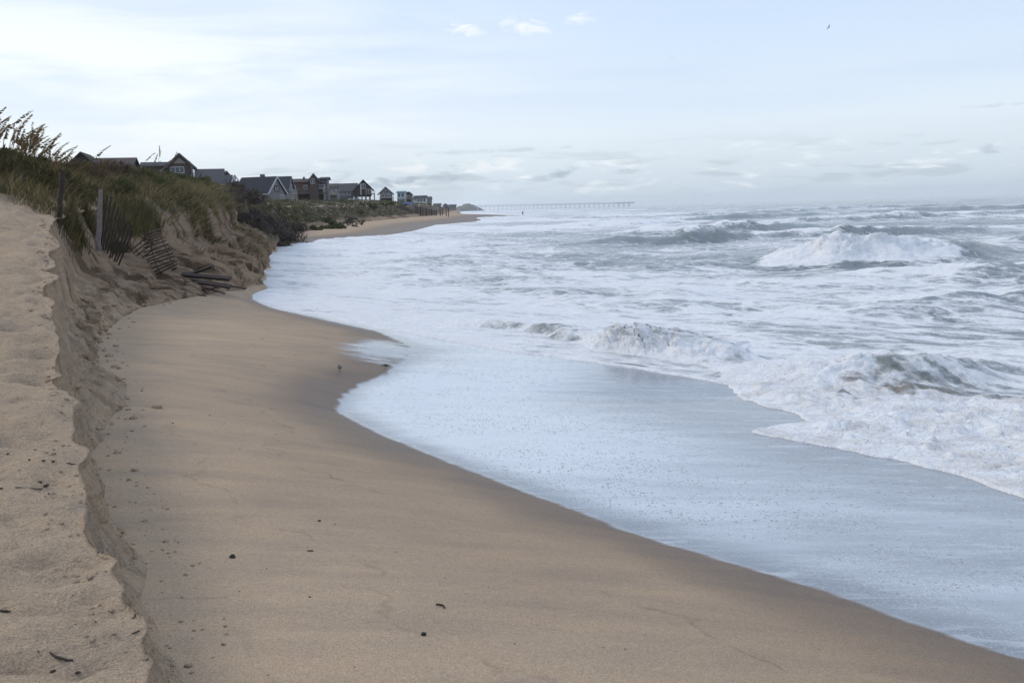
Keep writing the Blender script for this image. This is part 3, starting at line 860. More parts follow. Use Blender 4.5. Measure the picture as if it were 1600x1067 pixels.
# ------------------------------------------------------------------ vegetation
def mat_leaf(name, c0, c1, c2, trans=.25):
    m, k = newmat(name)
    t = k.attr('tint')
    col = k.ramp(t, [(0, c0), (.5, c1), (1, c2)])
    nz = k.noise(k.n('ShaderNodeNewGeometry').outputs['Position'], .8, 3, .6)
    col = k.mix(1.0, col, k.ramp(nz, [(.3, (.75, .75, .75)), (.7, (1.25, 1.2, 1.1))]), 'MULTIPLY')
    d = k.n('ShaderNodeBsdfPrincipled', ins={'Base Color': col, 'Roughness': .75, 'Specular IOR Level': .2})
    tr = k.n('ShaderNodeBsdfTranslucent', ins={'Color': col})
    mx = k.n('ShaderNodeMixShader', ins={0: trans, 1: d.outputs[0], 2: tr.outputs[0]})
    finish(k, mx.outputs[0])
    return m


M_GRASS = mat_leaf('dune_grass_blade', (.072, .068, .032), (.125, .112, .052), (.34, .255, .14))
M_FARGRASS = mat_leaf('far_grass_blade', (.060, .066, .034), (.095, .095, .050), (.17, .145, .085))
M_OLIVE = mat_leaf('olive_leaf', (.052, .054, .024), (.088, .080, .034), (.16, .108, .05))
M_GREEN = mat_leaf('green_leaf', (.050, .062, .027), (.086, .096, .042), (.16, .145, .07))
M_RUST = mat_leaf('rust_brown_leaf', (.060, .048, .034), (.105, .072, .046), (.17, .11, .066))
M_BROWN = mat_leaf('brown_twig', (.058, .048, .044), (.095, .078, .068), (.15, .12, .10), .1)
M_OAT = mat_leaf('oat_plume', (.10, .068, .032), (.18, .122, .056), (.28, .20, .11), .35)
M_STEM = mat_leaf('oat_stem', (.10, .085, .04), (.16, .13, .065), (.24, .20, .11), .15)
M_BARK = mat_leaf('shrub_bark', (.05, .042, .036), (.08, .066, .055), (.11, .09, .075), 0.0)


def blades(name, P, h, w, lean, mat, seed, spread=.35, wind=.25, dead=.3, parent=None):
    """P (n,3) roots"""
    g = np.random.default_rng(seed)
    n = len(P)
    hh = h * g.uniform(.55, 1.25, n)
    ang = g.uniform(0, 2 * math.pi, n)
    L = np.stack([np.cos(ang), np.sin(ang)], -1) * (g.uniform(0, 1, n) * spread)[:, None]
    L[:, 0] += wind * g.uniform(.4, 1.3, n)
    L = L * lean
    a2 = g.uniform(-.7, .7, n)
    W = np.stack([np.cos(a2), np.sin(a2), np.zeros(n)], -1) * (w * g.uniform(.6, 1.3, n))[:, None] * .5
    tt = [0, .4, .75, 1.0]
    ww = [1, .85, .5, 0]
    V = []
    for t, q in zip(tt, ww):
        c = P + np.stack([L[:, 0] * hh * t ** 1.8, L[:, 1] * hh * t ** 1.8, hh * (t - .22 * t * t * np.hypot(L[:, 0], L[:, 1]))], -1)
        if q:
            V += [c - W * q, c + W * q]
        else:
            V.append(c)
    V = np.stack(V, 1).reshape(-1, 3)
    b = (np.arange(n) * 7)[:, None]
    q = np.concatenate([b + [0, 1, 3, 2], b + [2, 3, 5, 4]])
    t3 = b + np.array([4, 5, 6])
    tint = np.clip(np.where(g.random(n) < dead, g.uniform(.55, 1, n), g.uniform(0, .55, n)), 0, 1)
    o = mesh_np(name, V, [q, t3], mat, parent, attrs={'tint': np.repeat(tint, 7)})
    return o


def scatter(n, y0, y1, o0, o1, seed, clump=0, yl=True, cs=.25):
    g = np.random.default_rng(seed)
    if clump:
        nc = max(1, n // clump)
        y = np.exp(g.uniform(math.log(y0), math.log(y1), nc)) if yl else g.uniform(y0, y1, nc)
        o = g.uniform(o0, o1, nc)
        y = np.repeat(y, clump)
        o = np.repeat(o, clump)
        s = cs * g.uniform(.4, 1.2, nc).repeat(clump)
        y = y + g.normal(0, 1, len(y)) * s
        o = o + g.normal(0, 1, len(o)) * s * (1 if o1 > 1 else .1)
    else:
        y = np.exp(g.uniform(math.log(y0), math.log(y1), n))
        o = g.uniform(o0, o1, n)
    if o0 >= 0:
        o = np.maximum(o, .03)
    return DUNE.pos(y, o)


def mask(P, sc, lo, seed):
    return P[fbm(P[:, 0] / sc, P[:, 1] / sc, 3, seed) > lo]


def build_grass():
    K = dict(kind='stuff')
    P = scatter(30000, 23.2, 36, .15, 13, 101, 9, cs=.16)
    tag(blades('dune_grass', mask(P, 1.6, -.35, 15), .50, .016, 1.5, M_GRASS, 1, spread=.9, wind=.45, dead=.5), **K)
    P = scatter(6000, 24.0, 33, -.26, -.01, 111, 5, cs=.4)
    tag(blades('dune_grass', mask(P, 2.2, -.1, 5), .5, .018, 1.2, M_GRASS, 11, dead=.3), **K)
    P = scatter(26000, 35, 68, .05, 16, 102, 9, cs=.3)
    tag(blades('dune_grass', P, .58, .03, 1.4, M_GRASS, 2, spread=.8, wind=.4, dead=.5), **K)
    P = scatter(12000, 38, 84, .02, 3.2, 112, 6, cs=.3)
    tag(blades('dune_grass', P, .5, .03, 1.5, M_GRASS, 12, spread=.9, wind=.45, dead=.5), **K)
    P = scatter(4500, 36, 90, -.13, -.01, 113, 4, cs=.8)
    tag(blades('dune_grass', mask(P, 3, -.15, 16), .45, .035, 2.0, M_GRASS, 13, spread=.8, wind=.6, dead=.5), **K)
    P = scatter(15000, 36, 100, -.75, -.01, 103, 3, cs=1.0)
    tag(blades('dune_grass', mask(P, 4, .18, 6), .36, .035, 2.2, M_GRASS, 3, spread=.8, wind=.6, dead=.4), **K)
    P = scatter(30000, 66, 190, .05, 34, 104, 8, cs=.6)
    tag(blades('dune_grass', P, .42, .06, 1.4, M_FARGRASS, 4, spread=.7, wind=.4, dead=.5), **K)
    P = scatter(16000, 104, 300, -.75, -.01, 105, 8)
    tag(blades('dune_grass', P, .36, .08, 1.3, M_FARGRASS, 5, spread=.7, dead=.55), **K)
    P = scatter(24000, 180, 900, .05, 70, 106, 6, cs=1.4)
    tag(blades('dune_grass', P, .55, .2, 1.2, M_FARGRASS, 6, spread=.7, dead=.5), **K)
    P = scatter(5000, 3, 24, 4.5, 22, 107, 8)
    tag(blades('dune_grass', P, .55, .016, 1.0, M_GRASS, 7, dead=.4), **K)


def tube_arrays(pts, rad, sides=4):
    pts = [Vector(p) for p in pts]
    V, Fq = [], []
    for i, p in enumerate(pts):
        d = (pts[min(i + 1, len(pts) - 1)] - pts[max(i - 1, 0)]).normalized()
        a = d.cross(Vector((0, 0, 1)) if abs(d.z) < .95 else Vector((1, 0, 0))).normalized()
        b = d.cross(a)
        for s in range(sides):
            t = 2 * math.pi * s / sides
            V.append(p + (a * math.cos(t) + b * math.sin(t)) * rad[i])
    for i in range(len(pts) - 1):
        for s in range(sides):
            s2 = (s + 1) % sides
            Fq.append((i * sides + s, i * sides + s2, (i + 1) * sides + s2, (i + 1) * sides + s))
    return V, Fq


class MB:
    """collects shapes into one mesh"""
    def __init__(s):
        s.v, s.f = [], []

    def add(s, v, f):
        b = len(s.v)
        s.v += [tuple(p) for p in v]
        s.f += [tuple(i + b for i in q) for q in f]
        return s

    def box(s, x0, x1, y0, y1, z0, z1):
        v = [(x, y, z) for z in (z0, z1) for x, y in ((x0, y0), (x1, y0), (x1, y1), (x0, y1))]
        return s.add(v, [(3, 2, 1, 0), (4, 5, 6, 7), (0, 1, 5, 4), (1, 2, 6, 5), (2, 3, 7, 6), (3, 0, 4, 7)])

    def tube(s, pts, rad, sides=5, cap=True):
        v, f = tube_arrays(pts, rad, sides)
        if cap:
            n = len(pts)
            f = f + [tuple(range(sides))[::-1], tuple((n - 1) * sides + i for i in range(sides))]
        return s.add(v, f)

    def bar(s, a, b, w, t, up=(0, 0, 1)):
        a, b = Vector(a), Vector(b)
        d = (b - a).normalized()
        u = Vector(up)
        sd_ = d.cross(u)
        sd_ = (sd_ if sd_.length > 1e-3 else d.cross(Vector((1, 0, 0)))).normalized()
        n = sd_.cross(d).normalized()
        v = [p + sd_ * (i * w / 2) + n * (j * t / 2) for p in (a, b) for i, j in ((-1, -1), (1, -1), (1, 1), (-1, 1))]
        return s.add(v, [(3, 2, 1, 0), (4, 5, 6, 7), (0, 1, 5, 4), (1, 2, 6, 5), (2, 3, 7, 6), (3, 0, 4, 7)])

    def build(s, name, mat, parent=None, smooth=False, loc=None, attrs=None):
        me = bpy.data.meshes.new(name)
        me.from_pydata(s.v, [], s.f)
        me.validate()
        if smooth:
            me.polygons.foreach_set('use_smooth', [True] * len(me.polygons))
        for k_, v in (attrs or {}).items():
            a = me.attributes.new(k_, 'FLOAT', 'POINT')
            a.data.foreach_set('value', np.asarray(v, np.float32))
        me.materials.append(mat)
        o = bpy.data.objects.new(name, me)
        COL.objects.link(o)
        if parent is not None:
            o.parent = parent
        if loc is not None:
            o.location = loc
        return o


def copy_tree(o, parent=None):
    c = o.copy()
    COL.objects.link(c)
    c.parent = parent
    for ch in list(o.children):
        copy_tree(ch, c)
    return c


def ground(x, y):
    h = DUNE.bvh.ray_cast(Vector((x, y, 60)), Vector((0, 0, -1)))
    if h[0] is not None:
        return h[0].z
    return float(beach_z(np.array([x]), np.array([y]))[0][0])


def hit(px, py, lift=0.0):
    """where the ray of a pixel meets the sand"""
    d = ray(px, py).normalized()
    h = DUNE.bvh.ray_cast(Vector((0, 0, EYE)), d)
    p = h[0] if h[0] is not None else None
    # beach by marching
    if d.z < 0:
        T = 3.0 * 1.004 ** np.arange(1400)
        below = EYE + d.z * T < beach_z(d.x * T, d.y * T)[0]
        q = None
        if below.any():
            t = float(T[int(np.argmax(below))])
            q = Vector((0, 0, EYE)) + d * (t * .998)
            if p is None or q.y < p.y - .02:
                p = q
    return p + Vector((0, 0, lift)) if p is not None else None


def leaf_cloud(name, n, rx, ry, rz, size, mat, seed, parent=None, clumps=9, blade=1.0, up=.0):
    g = np.random.default_rng(seed)
    # crown of irregular clumps, denser to the outside
    cc = g.normal(0, 1, (clumps, 3))
    cc /= np.linalg.norm(cc, axis=1)[:, None]
    cc[:, 2] = np.abs(cc[:, 2]) * .95
    cc = cc * g.uniform(.3, .85, clumps)[:, None]
    cr = g.uniform(.22, .5, clumps)
    i = g.integers(0, clumps, n)
    q = g.normal(0, 1, (n, 3))
    q /= np.linalg.norm(q, axis=1)[:, None]
    p = cc[i] + q * (cr[i] * g.uniform(.35, 1.15, n) ** .7)[:, None]
    p[:, 2] = np.abs(p[:, 2]) * .95 + .02
    p = p * [rx, ry, rz]
    d = q + g.normal(0, .6, (n, 3)) + [0.15, 0, .35 + up]
    d /= np.linalg.norm(d, axis=1)[:, None]
    s = np.cross(d, g.normal(0, 1, (n, 3)))
    s /= np.linalg.norm(s, axis=1)[:, None]
    L = size * g.uniform(.6, 1.4, n)[:, None]
    Wd = L * .28 * blade
    V = np.stack([p - d * L * .5, p + s * Wd, p + d * L * .5, p - s * Wd], 1).reshape(-1, 3)
    F = np.arange(n * 4).reshape(n, 4)
    tint = np.clip(g.normal(.42, .22, n) + .12 * g.normal(0, 1, clumps)[i], 0, 1)
    return mesh_np(name, V, F, mat, parent, attrs={'tint': np.repeat(tint, 4)}, smooth=False)


def make_shrub(label, group, rx, ry, rz, n, size, mat, seed, blade=1.0, up=0.0):
    t = thing('shrub', label, 'shrub', group=group)
    leaf_cloud('foliage', n, rx, ry, rz, size, mat, seed, t, blade=blade, up=up)
    g = random.Random(seed)
    mb = MB()
    for i in range(9):
        a = g.uniform(0, 6.28)
        e = g.uniform(.4, .9)
        mb.tube([(0, 0, -.12 * rz), (math.cos(a) * rx * .3 * e, math.sin(a) * ry * .3 * e, rz * .4), (math.cos(a) * rx * .75 * e, math.sin(a) * ry * .75 * e, rz * g.uniform(.65, .95))],
                [.03 * rz, .02 * rz, .006 * rz], 4)
    mb.build('branches', M_BARK, t, attrs={'tint': [.4] * len(mb.v)})
    return t


def put(o, x, y, sc, rz, dz=0.0):
    o.location = (x, y, ground(x, y) + dz)
    o.rotation_euler = (0, 0, rz)
    o.scale = (sc, sc, sc)


def build_shrubs():
    g = random.Random(5)

    def family(label, group, protos, spots):
        used = set()
        for i, (px, Y, sc) in enumerate(spots):
            j = i % len(protos)
            o = protos[j] if j not in used else copy_tree(protos[j])
            used.add(j)
            x = (px - 800) / FPX * Y
            put(o, x, Y, sc, g.uniform(0, 6.28), -.05 * sc)
            o['label'] = label
            o['group'] = group
    A, Ag = 'tangled olive and rust brown shrub on the dune behind the fence posts', 'olive shrubs behind the fence'
    pa = [make_shrub(A, Ag, .85, .85, .72, 2600, .13, M_OLIVE, 20 + i, .55, .5) for i in range(3)]
    family(A, Ag, pa, [(8, 25.5, 1.1), (40, 27, 1.2), (70, 25.6, 1.0), (-30, 27, 1.2), (100, 28.5, 1.0), (128, 26.8, .8), (60, 31, 1.2), (150, 29.5, .8), (20, 30, 1.3), (-70, 28, 1.2), (176, 31, .8), (190, 27.2, .65), (140, 34, .8)])
    B, Bg = 'soft green bushy shrub on the dune crest in front of the brown gabled house', 'green shrubs on the dune crest'
    pb = [make_shrub(B, Bg, 1.0, 1.0, .95, 3000, .15, M_GREEN, 30 + i, .5, .9) for i in range(3)]
    family(B, Bg, pb, [(245, 44, .9), (268, 47, 1.05), (288, 49, 1.0), (228, 41, .85), (258, 40, .8), (300, 53, .9), (212, 37, .8), (318, 57, .9), (276, 43, .75), (205, 33, .7), (330, 62, .9), (345, 66, .9)])
    E_, Eg = 'rust brown scrubby bush hiding the lower half of the low dark roofed house', 'rust brown bushes before the hidden roof'
    pe = [make_shrub(E_, Eg, 1.0, 1.0, .9, 2600, .12, M_RUST, 70 + i, .5, .6) for i in range(3)]
    family(E_, Eg, pe, [(118, 33, .8), (140, 36, .85), (160, 37, 1.0), (178, 38, 1.15), (196, 39, 1.15), (214, 40, 1.0), (150, 33, .7), (186, 35, .9), (168, 34, .8)])
    C, Cg = 'grey brown half bare shrub covering the eroded headland beside the surf', 'dark shrubs on the headland'
    pc = [make_shrub(C, Cg, 1.5, 1.5, 1.35, 2400, .24, M_BROWN, 40 + i, .45, .2) for i in range(3)]
    family(C, Cg, pc, [(392, 76, 1.0), (403, 80, 1.25), (415, 84, 1.35), (428, 87, 1.2), (440, 92, 1.3), (398, 86, 1.3), (412, 91, 1.3), (452, 96, 1.2), (424, 95, 1.3), (384, 72, .9), (408, 77, 1.0), (436, 99, 1.2), (376, 80, 1.0), (446, 90, .9), (420, 82, 1.0), (432, 86, .9), (404, 74, .8), (444, 98, 1.3), (456, 101, 1.1), (390, 82, 1.1), (372, 74, .8), (362, 70, .7), (380, 76, .9), (350, 66, .6), (410, 84, 1.1), (434, 92, 1.3), (464, 106, 1.0), (424, 89, 1.2)])
    Dd, Dg = 'low dark green shrub dotted over the far grassy dune below the houses', 'far dune shrubs'
    pd = [make_shrub(Dd, Dg, 1.6, 1.6, 1.1, 900, .36, M_GREEN, 50 + i, .6, .2) for i in range(3)]
    family(Dd, Dg, pd, [(466, 128, .8), (482, 150, .8), (498, 130, .7), (520, 165, 1.0), (536, 150, .8), (552, 180, .9), (528, 140, 1.2), (570, 210, .9), (590, 240, 1.1), (606, 265, 1.0), (618, 275, 1.1), (640, 300, .9), (572, 240, .8), (455, 115, .7)])


def oat_proto(seed, h):
    g = random.Random(seed)
    t = thing('sea_oat', '', 'sea oat')
    bend = g.uniform(.12, .62)
    pts = [(bend * h * (s ** 2.2), .06 * h * s * g.uniform(-1, 1), h * (s - .12 * s ** 3)) for s in (0, .3, .55, .75, .9, 1.0)]
    mb = MB().tube(pts, [.006, .0055, .005, .0045, .004, .003], 3)
    mb.build('stem', M_STEM, t, attrs={'tint': [.4] * len(mb.v)})
    pl = MB()
    p0, p1 = Vector(pts[3]), Vector(pts[5])
    tints = []
    for i in range(54):
        s = i / 53
        c = p0.lerp(p1, s * 1.5) - Vector((0, 0, .10 * h * max(0, s - .5) ** 2))
        a = g.uniform(0, 6.28)
        L = .068 * (1.15 - s * .6) * g.uniform(.7, 1.3)
        d = Vector((.75 + .3 * math.cos(a), .5 * math.sin(a), -.25 + .45 * math.cos(a * 1.7))).normalized()
        n = d.cross(Vector((g.uniform(-1, 1), g.uniform(-1, 1), g.uniform(-1, 1)))).normalized() * L * .24
        pl.add([c, c + d * L * .5 + n, c + d * L, c + d * L * .5 - n], [(0, 1, 2, 3)])
        tints += [g.uniform(.1, .9)] * 4
    pl.build('plume', M_OAT, t, attrs={'tint': tints})
    for j in range(3):
        a = g.uniform(-1, 1)
        hh = h * g.uniform(.45, .7)
        lv = MB()
        ps = [Vector((.35 * hh * s * s * (1 if j else -.4), a * .3 * hh * s, hh * (s - .35 * s * s))) for s in (0, .35, .7, 1)]
        vs, fs = [], []
        for q, p in enumerate(ps):
            w = .006 * (1 - q / 3.2)
            vs += [p + Vector((w, w * .5, 0)), p - Vector((w, w * .5, 0))]
        for q in range(3):
            fs.append((2 * q, 2 * q + 1, 2 * q + 3, 2 * q + 2))
        lv.add(vs, fs)
        lv.build('leaf', M_GRASS, t, attrs={'tint': [.45] * 8})
    return t


def build_oats():
    g = random.Random(9)
    pr = [oat_proto(60 + i, 1.1 + .05 * (i % 6)) for i in range(12)]
    used = set()
    specs = []
    # (label, group, list of (px of the foot, tall px, Y))
    a = []
    for i in range(70):
        px = g.uniform(-20, 104)
        a.append((px, g.uniform(.9, 1.18) * (1.28 - .26 * max(0, px) / 100), g.uniform(25.0, 29.5)))
    specs.append(('tall sea oat with a drooping golden plume against the sky at the left edge', 'sea oats at the left edge', a))
    b = [(112, .62, 26), (118, .7, 27), (133, .75, 29), (139, .9, 31), (147, .9, 31.5), (152, 1.0, 32.5), (156, .85, 32), (127, .75, 28), (166, .8, 32), (174, .9, 34), (182, .7, 34), (192, .9, 36), (203, .8, 38), (209, .85, 38.5), (214, .8, 38)]
    specs.append(('short sea oat standing in front of the roof behind the dune', 'sea oats before the hidden roof', b))
    c = [(253, 1.15, 44), (261, 1.25, 45), (266, 1.1, 46), (279, 1.4, 47), (307, 1.15, 50), (310, 1.0, 50.5), (322, 1.2, 53), (236, 1.0, 42), (242, .9, 43)]
    specs.append(('thin sea oat rising above the green dune beside the brown gabled house', 'sea oats beside the brown gabled house', c))
    for lab, grp, L in specs:
        for px, sc, Y in L:
            j = g.randrange(12)
            o = pr[j] if j not in used else copy_tree(pr[j])
            used.add(j)
            x = (px - 800) / FPX * Y
            put(o, x, Y, sc * g.uniform(.86, 1.08), g.uniform(-.9, .8), -.03)
            o['label'], o['group'] = lab, grp


build_grass()
build_shrubs()
build_oats()

# ------------------------------------------------------------------ houses on the dune
def mat_flat(name, col, rough=.8, var=.18, scale=3.0, board=None, spec=.25):
    m, k = newmat(name)
    pos = k.n('ShaderNodeTexCoord').outputs['Object']
    nz = k.noise(pos, scale, 4, .65)
    c = k.mix(1.0, col, k.ramp(nz, [(.25, (1 - var,) * 3), (.75, (1 + var,) * 3)]), 'MULTIPLY')
    ins = {}
    if board:
        z = k.n('ShaderNodeSeparateXYZ', ins={0: pos}).outputs[2]
        fr = k.m('FRACT', k.m('MULTIPLY', z, 1 / board))
        c = k.mix(k.ss(fr, .86, 1.0, 0, .45), c, tuple(v * .45 for v in col))
        ins['Normal'] = k.bump(fr, .5, .02)
    p = k.n('ShaderNodeBsdfPrincipled', ins={'Base Color': c, 'Roughness': rough, 'Specular IOR Level': spec, **ins})
    finish(k, p.outputs[0])
    return m


MH = dict(
    brown=mat_flat('brown_shingle', (.095, .066, .055), board=.18), darkbrown=mat_flat('dark_brown_wall', (.055, .042, .040), board=.2),
    red=mat_flat('reddish_shingle', (.17, .098, .082), board=.2), grey=mat_flat('grey_board', (.125, .12, .12), board=.2), tan=mat_flat('tan_board', (.30, .26, .22), board=.2),
    white=mat_flat('white_paint', (.46, .46, .47), var=.08), pale=mat_flat('pale_siding', (.185, .18, .18), board=.2, var=.1), teal=mat_flat('teal_siding', (.34, .43, .44), board=.2, var=.1),
    r_dark=mat_flat('dark_asphalt_roof', (.040, .042, .052), board=.16), r_navy=mat_flat('navy_asphalt_roof', (.022, .025, .036), board=.16), r_grey=mat_flat('grey_asphalt_roof', (.080, .079, .083), board=.16),
    r_brown=mat_flat('brown_asphalt_roof', (.070, .054, .050), board=.16), r_teal=mat_flat('teal_metal_roof', (.06, .17, .18), rough=.5),
    wood=mat_flat('weathered_deck_wood', (.13, .115, .10)), pierwood=mat_flat('hazed_pier_wood', (.55, .56, .57)), lightwood=mat_flat('light_deck_wood', (.32, .30, .27)), dark=mat_flat('dark_underside', (.03, .028, .028)), warm=mat_flat('lit_door_yellow', (.30, .22, .10)))


def mat_glass():
    m, k = newmat('window_glass')
    nz = k.noise(k.n('ShaderNodeTexCoord').outputs['Object'], .9, 2, .5)
    p = k.n('ShaderNodeBsdfPrincipled', ins={'Base Color': k.mix(nz, (.03, .035, .045), (.09, .10, .12)), 'Roughness': .12})
    finish(k, p.outputs[0])
    return m


GLASS = mat_glass()


def walls(root, x0, x1, y0, y1, z0, ze, zr, axis, mat, name='wall'):
    if axis == 'x':
        ym = (y0 + y1) / 2
        v = [(x0, y0, z0), (x0, y1, z0), (x0, y1, ze), (x0, ym, zr), (x0, y0, ze)]
        v += [(x1, b, c) for _, b, c in v]
    else:
        xm = (x0 + x1) / 2
        v = [(x0, y0, z0), (x1, y0, z0), (x1, y0, ze), (xm, y0, zr), (x0, y0, ze)]
        v += [(a, y1, c) for a, _, c in v]
    f = [(0, 1, 2, 3, 4), (9, 8, 7, 6, 5)] + [(i, i + 5, (i + 1) % 5 + 5, (i + 1) % 5) for i in range(5)]
    return MB().add(v, f).build(name, mat, root)


def roof(root, x0, x1, y0, y1, ze, zr, axis, mat, over=.4, th=.2, fascia=None):
    """two sloping slabs as one roof, with rake boards as its sub-part"""
    mb, fb = MB(), MB()
    if axis == 'x':
        ym, half = (y0 + y1) / 2, (y1 - y0) / 2
        sl_ = (zr - ze) / half
        for sg in (-1, 1):
            e = (ym + sg * (half + over), ze - sl_ * over)
            v = []
            for xx in (x0 - over, x1 + over):
                v += [(xx, ym, zr + .02), (xx, e[0], e[1] + .02), (xx, e[0], e[1] + th + .02), (xx, ym, zr + th + .02)]
            mb.add(v, [(0, 1, 2, 3), (7, 6, 5, 4), (0, 4, 5, 1), (1, 5, 6, 2), (2, 6, 7, 3)])
            for xx in (x0 - over - .05, x1 + over + .05):
                fb.bar((xx, ym, zr + .06), (xx, e[0], e[1] + .06), .09, .34)
            fb.bar((x0 - over, e[0] + sg * .05, e[1] + .06), (x1 + over, e[0] + sg * .05, e[1] + .06), .08, .26)
    else:
        xm, half = (x0 + x1) / 2, (x1 - x0) / 2
        sl_ = (zr - ze) / half
        for sg in (-1, 1):
            e = (xm + sg * (half + over), ze - sl_ * over)
            v = []
            for yy in (y0 - over, y1 + over):
                v += [(xm, yy, zr + .02), (e[0], yy, e[1] + .02), (e[0], yy, e[1] + th + .02), (xm, yy, zr + th + .02)]
            mb.add(v, [(0, 1, 2, 3), (7, 6, 5, 4), (0, 4, 5, 1), (1, 5, 6, 2), (2, 6, 7, 3)])
            for yy in (y0 - over - .05, y1 + over + .05):
                fb.bar((xm, yy, zr + .06), (e[0], yy, e[1] + .06), .09, .34)
            fb.bar((e[0] + sg * .05, y0 - over, e[1] + .06), (e[0] + sg * .05, y1 + over, e[1] + .06), .08, .26)
    o = mb.build('roof', mat, root)
    if fascia is not None:
        fb.build('fascia', fascia, o)
    return o


def window(root, c, w, h, side='front', mat=None, mull=1, name='window'):
    mat = mat or MH['white']
    mb = MB()
    t = .12

    def bx(a0, a1, z0, z1, d0, d1):
        if side == 'front':
            mb.box(c[0] + a0, c[0] + a1, c[1] - d1, c[1] - d0, c[2] + z0, c[2] + z1)
        else:
            mb.box(c[0] + d0, c[0] + d1, c[1] + a0, c[1] + a1, c[2] + z0, c[2] + z1)
    bx(-w / 2, w / 2, -h / 2, -h / 2 + t, .0, .1)
    bx(-w / 2, w / 2, h / 2 - t, h / 2, .0, .1)
    bx(-w / 2, -w / 2 + t, -h / 2 + t, h / 2 - t, .0, .1)
    bx(w / 2 - t, w / 2, -h / 2 + t, h / 2 - t, .0, .1)
    for i in range(mull):
        q = -w / 2 + w * (i + 1) / (mull + 1)
        bx(q - .04, q + .04, -h / 2 + t, h / 2 - t, .0, .08)
    o = mb.build(name, mat, root)
    mb = MB()
    bx(-w / 2 + t, w / 2 - t, -h / 2 + t, h / 2 - t, .01, .04)
    mb.build('pane', GLASS, o)
    return o


def part_box(root, name, b, mat):
    return MB().box(*b).build(name, mat, root)


def deck(root, x0, x1, y0, y1, z, mat, rail=True, posts=None, zg=-4):
    part_box(root, 'deck', (x0, x1, y0, y1, z - .22, z), mat)
    if rail:
        mb = MB()
        for zz in (z + .95, z + .15):
            mb.bar((x0, y0, zz), (x1, y0, zz), .09, .09)
            mb.bar((x1, y0, zz), (x1, y1, zz), .09, .09)
            mb.bar((x0, y0, zz), (x0, y1, zz), .09, .09)
        n = max(3, int((x1 - x0) / .32))
        for i in range(n + 1):
            xx = x0 + (x1 - x0) * i / n
            mb.box(xx - .03, xx + .03, y0 - .03, y0 + .03, z, z + .92)
        n2 = max(3, int((y1 - y0) / .32))
        for i in range(1, n2 + 1):
            yy = y0 + (y1 - y0) * i / n2
            mb.box(x1 - .03, x1 + .03, yy - .03, yy + .03, z, z + .92)
        mb.build('railing', mat, root)
    for xx, yy in posts or ((x0 + .2, y0 + .2), (x1 - .2, y0 + .2), (x1 - .2, y1 - .3)):
        part_box(root, 'stilt', (xx - .15, xx + .15, yy - .15, yy + .15, zg, z - .22), mat)


def stilts(root, x0, x1, y0, y1, z, zg, mat, nx=4):
    for i in range(nx):
        for yy in (y0 + .3, y1 - .3):
            xx = x0 + .3 + (x1 - x0 - .6) * i / (nx - 1)
            part_box(root, 'stilt', (xx - .17, xx + .17, yy - .17, yy + .17, zg, z), mat)


def hroot(label, px, py, Y, rz=0.0, name='beach_house'):
    p = at(px, py, Y)
    return thing(name, label, 'house', p, math.radians(rz), 'beach houses along the dune'), Y / FPX


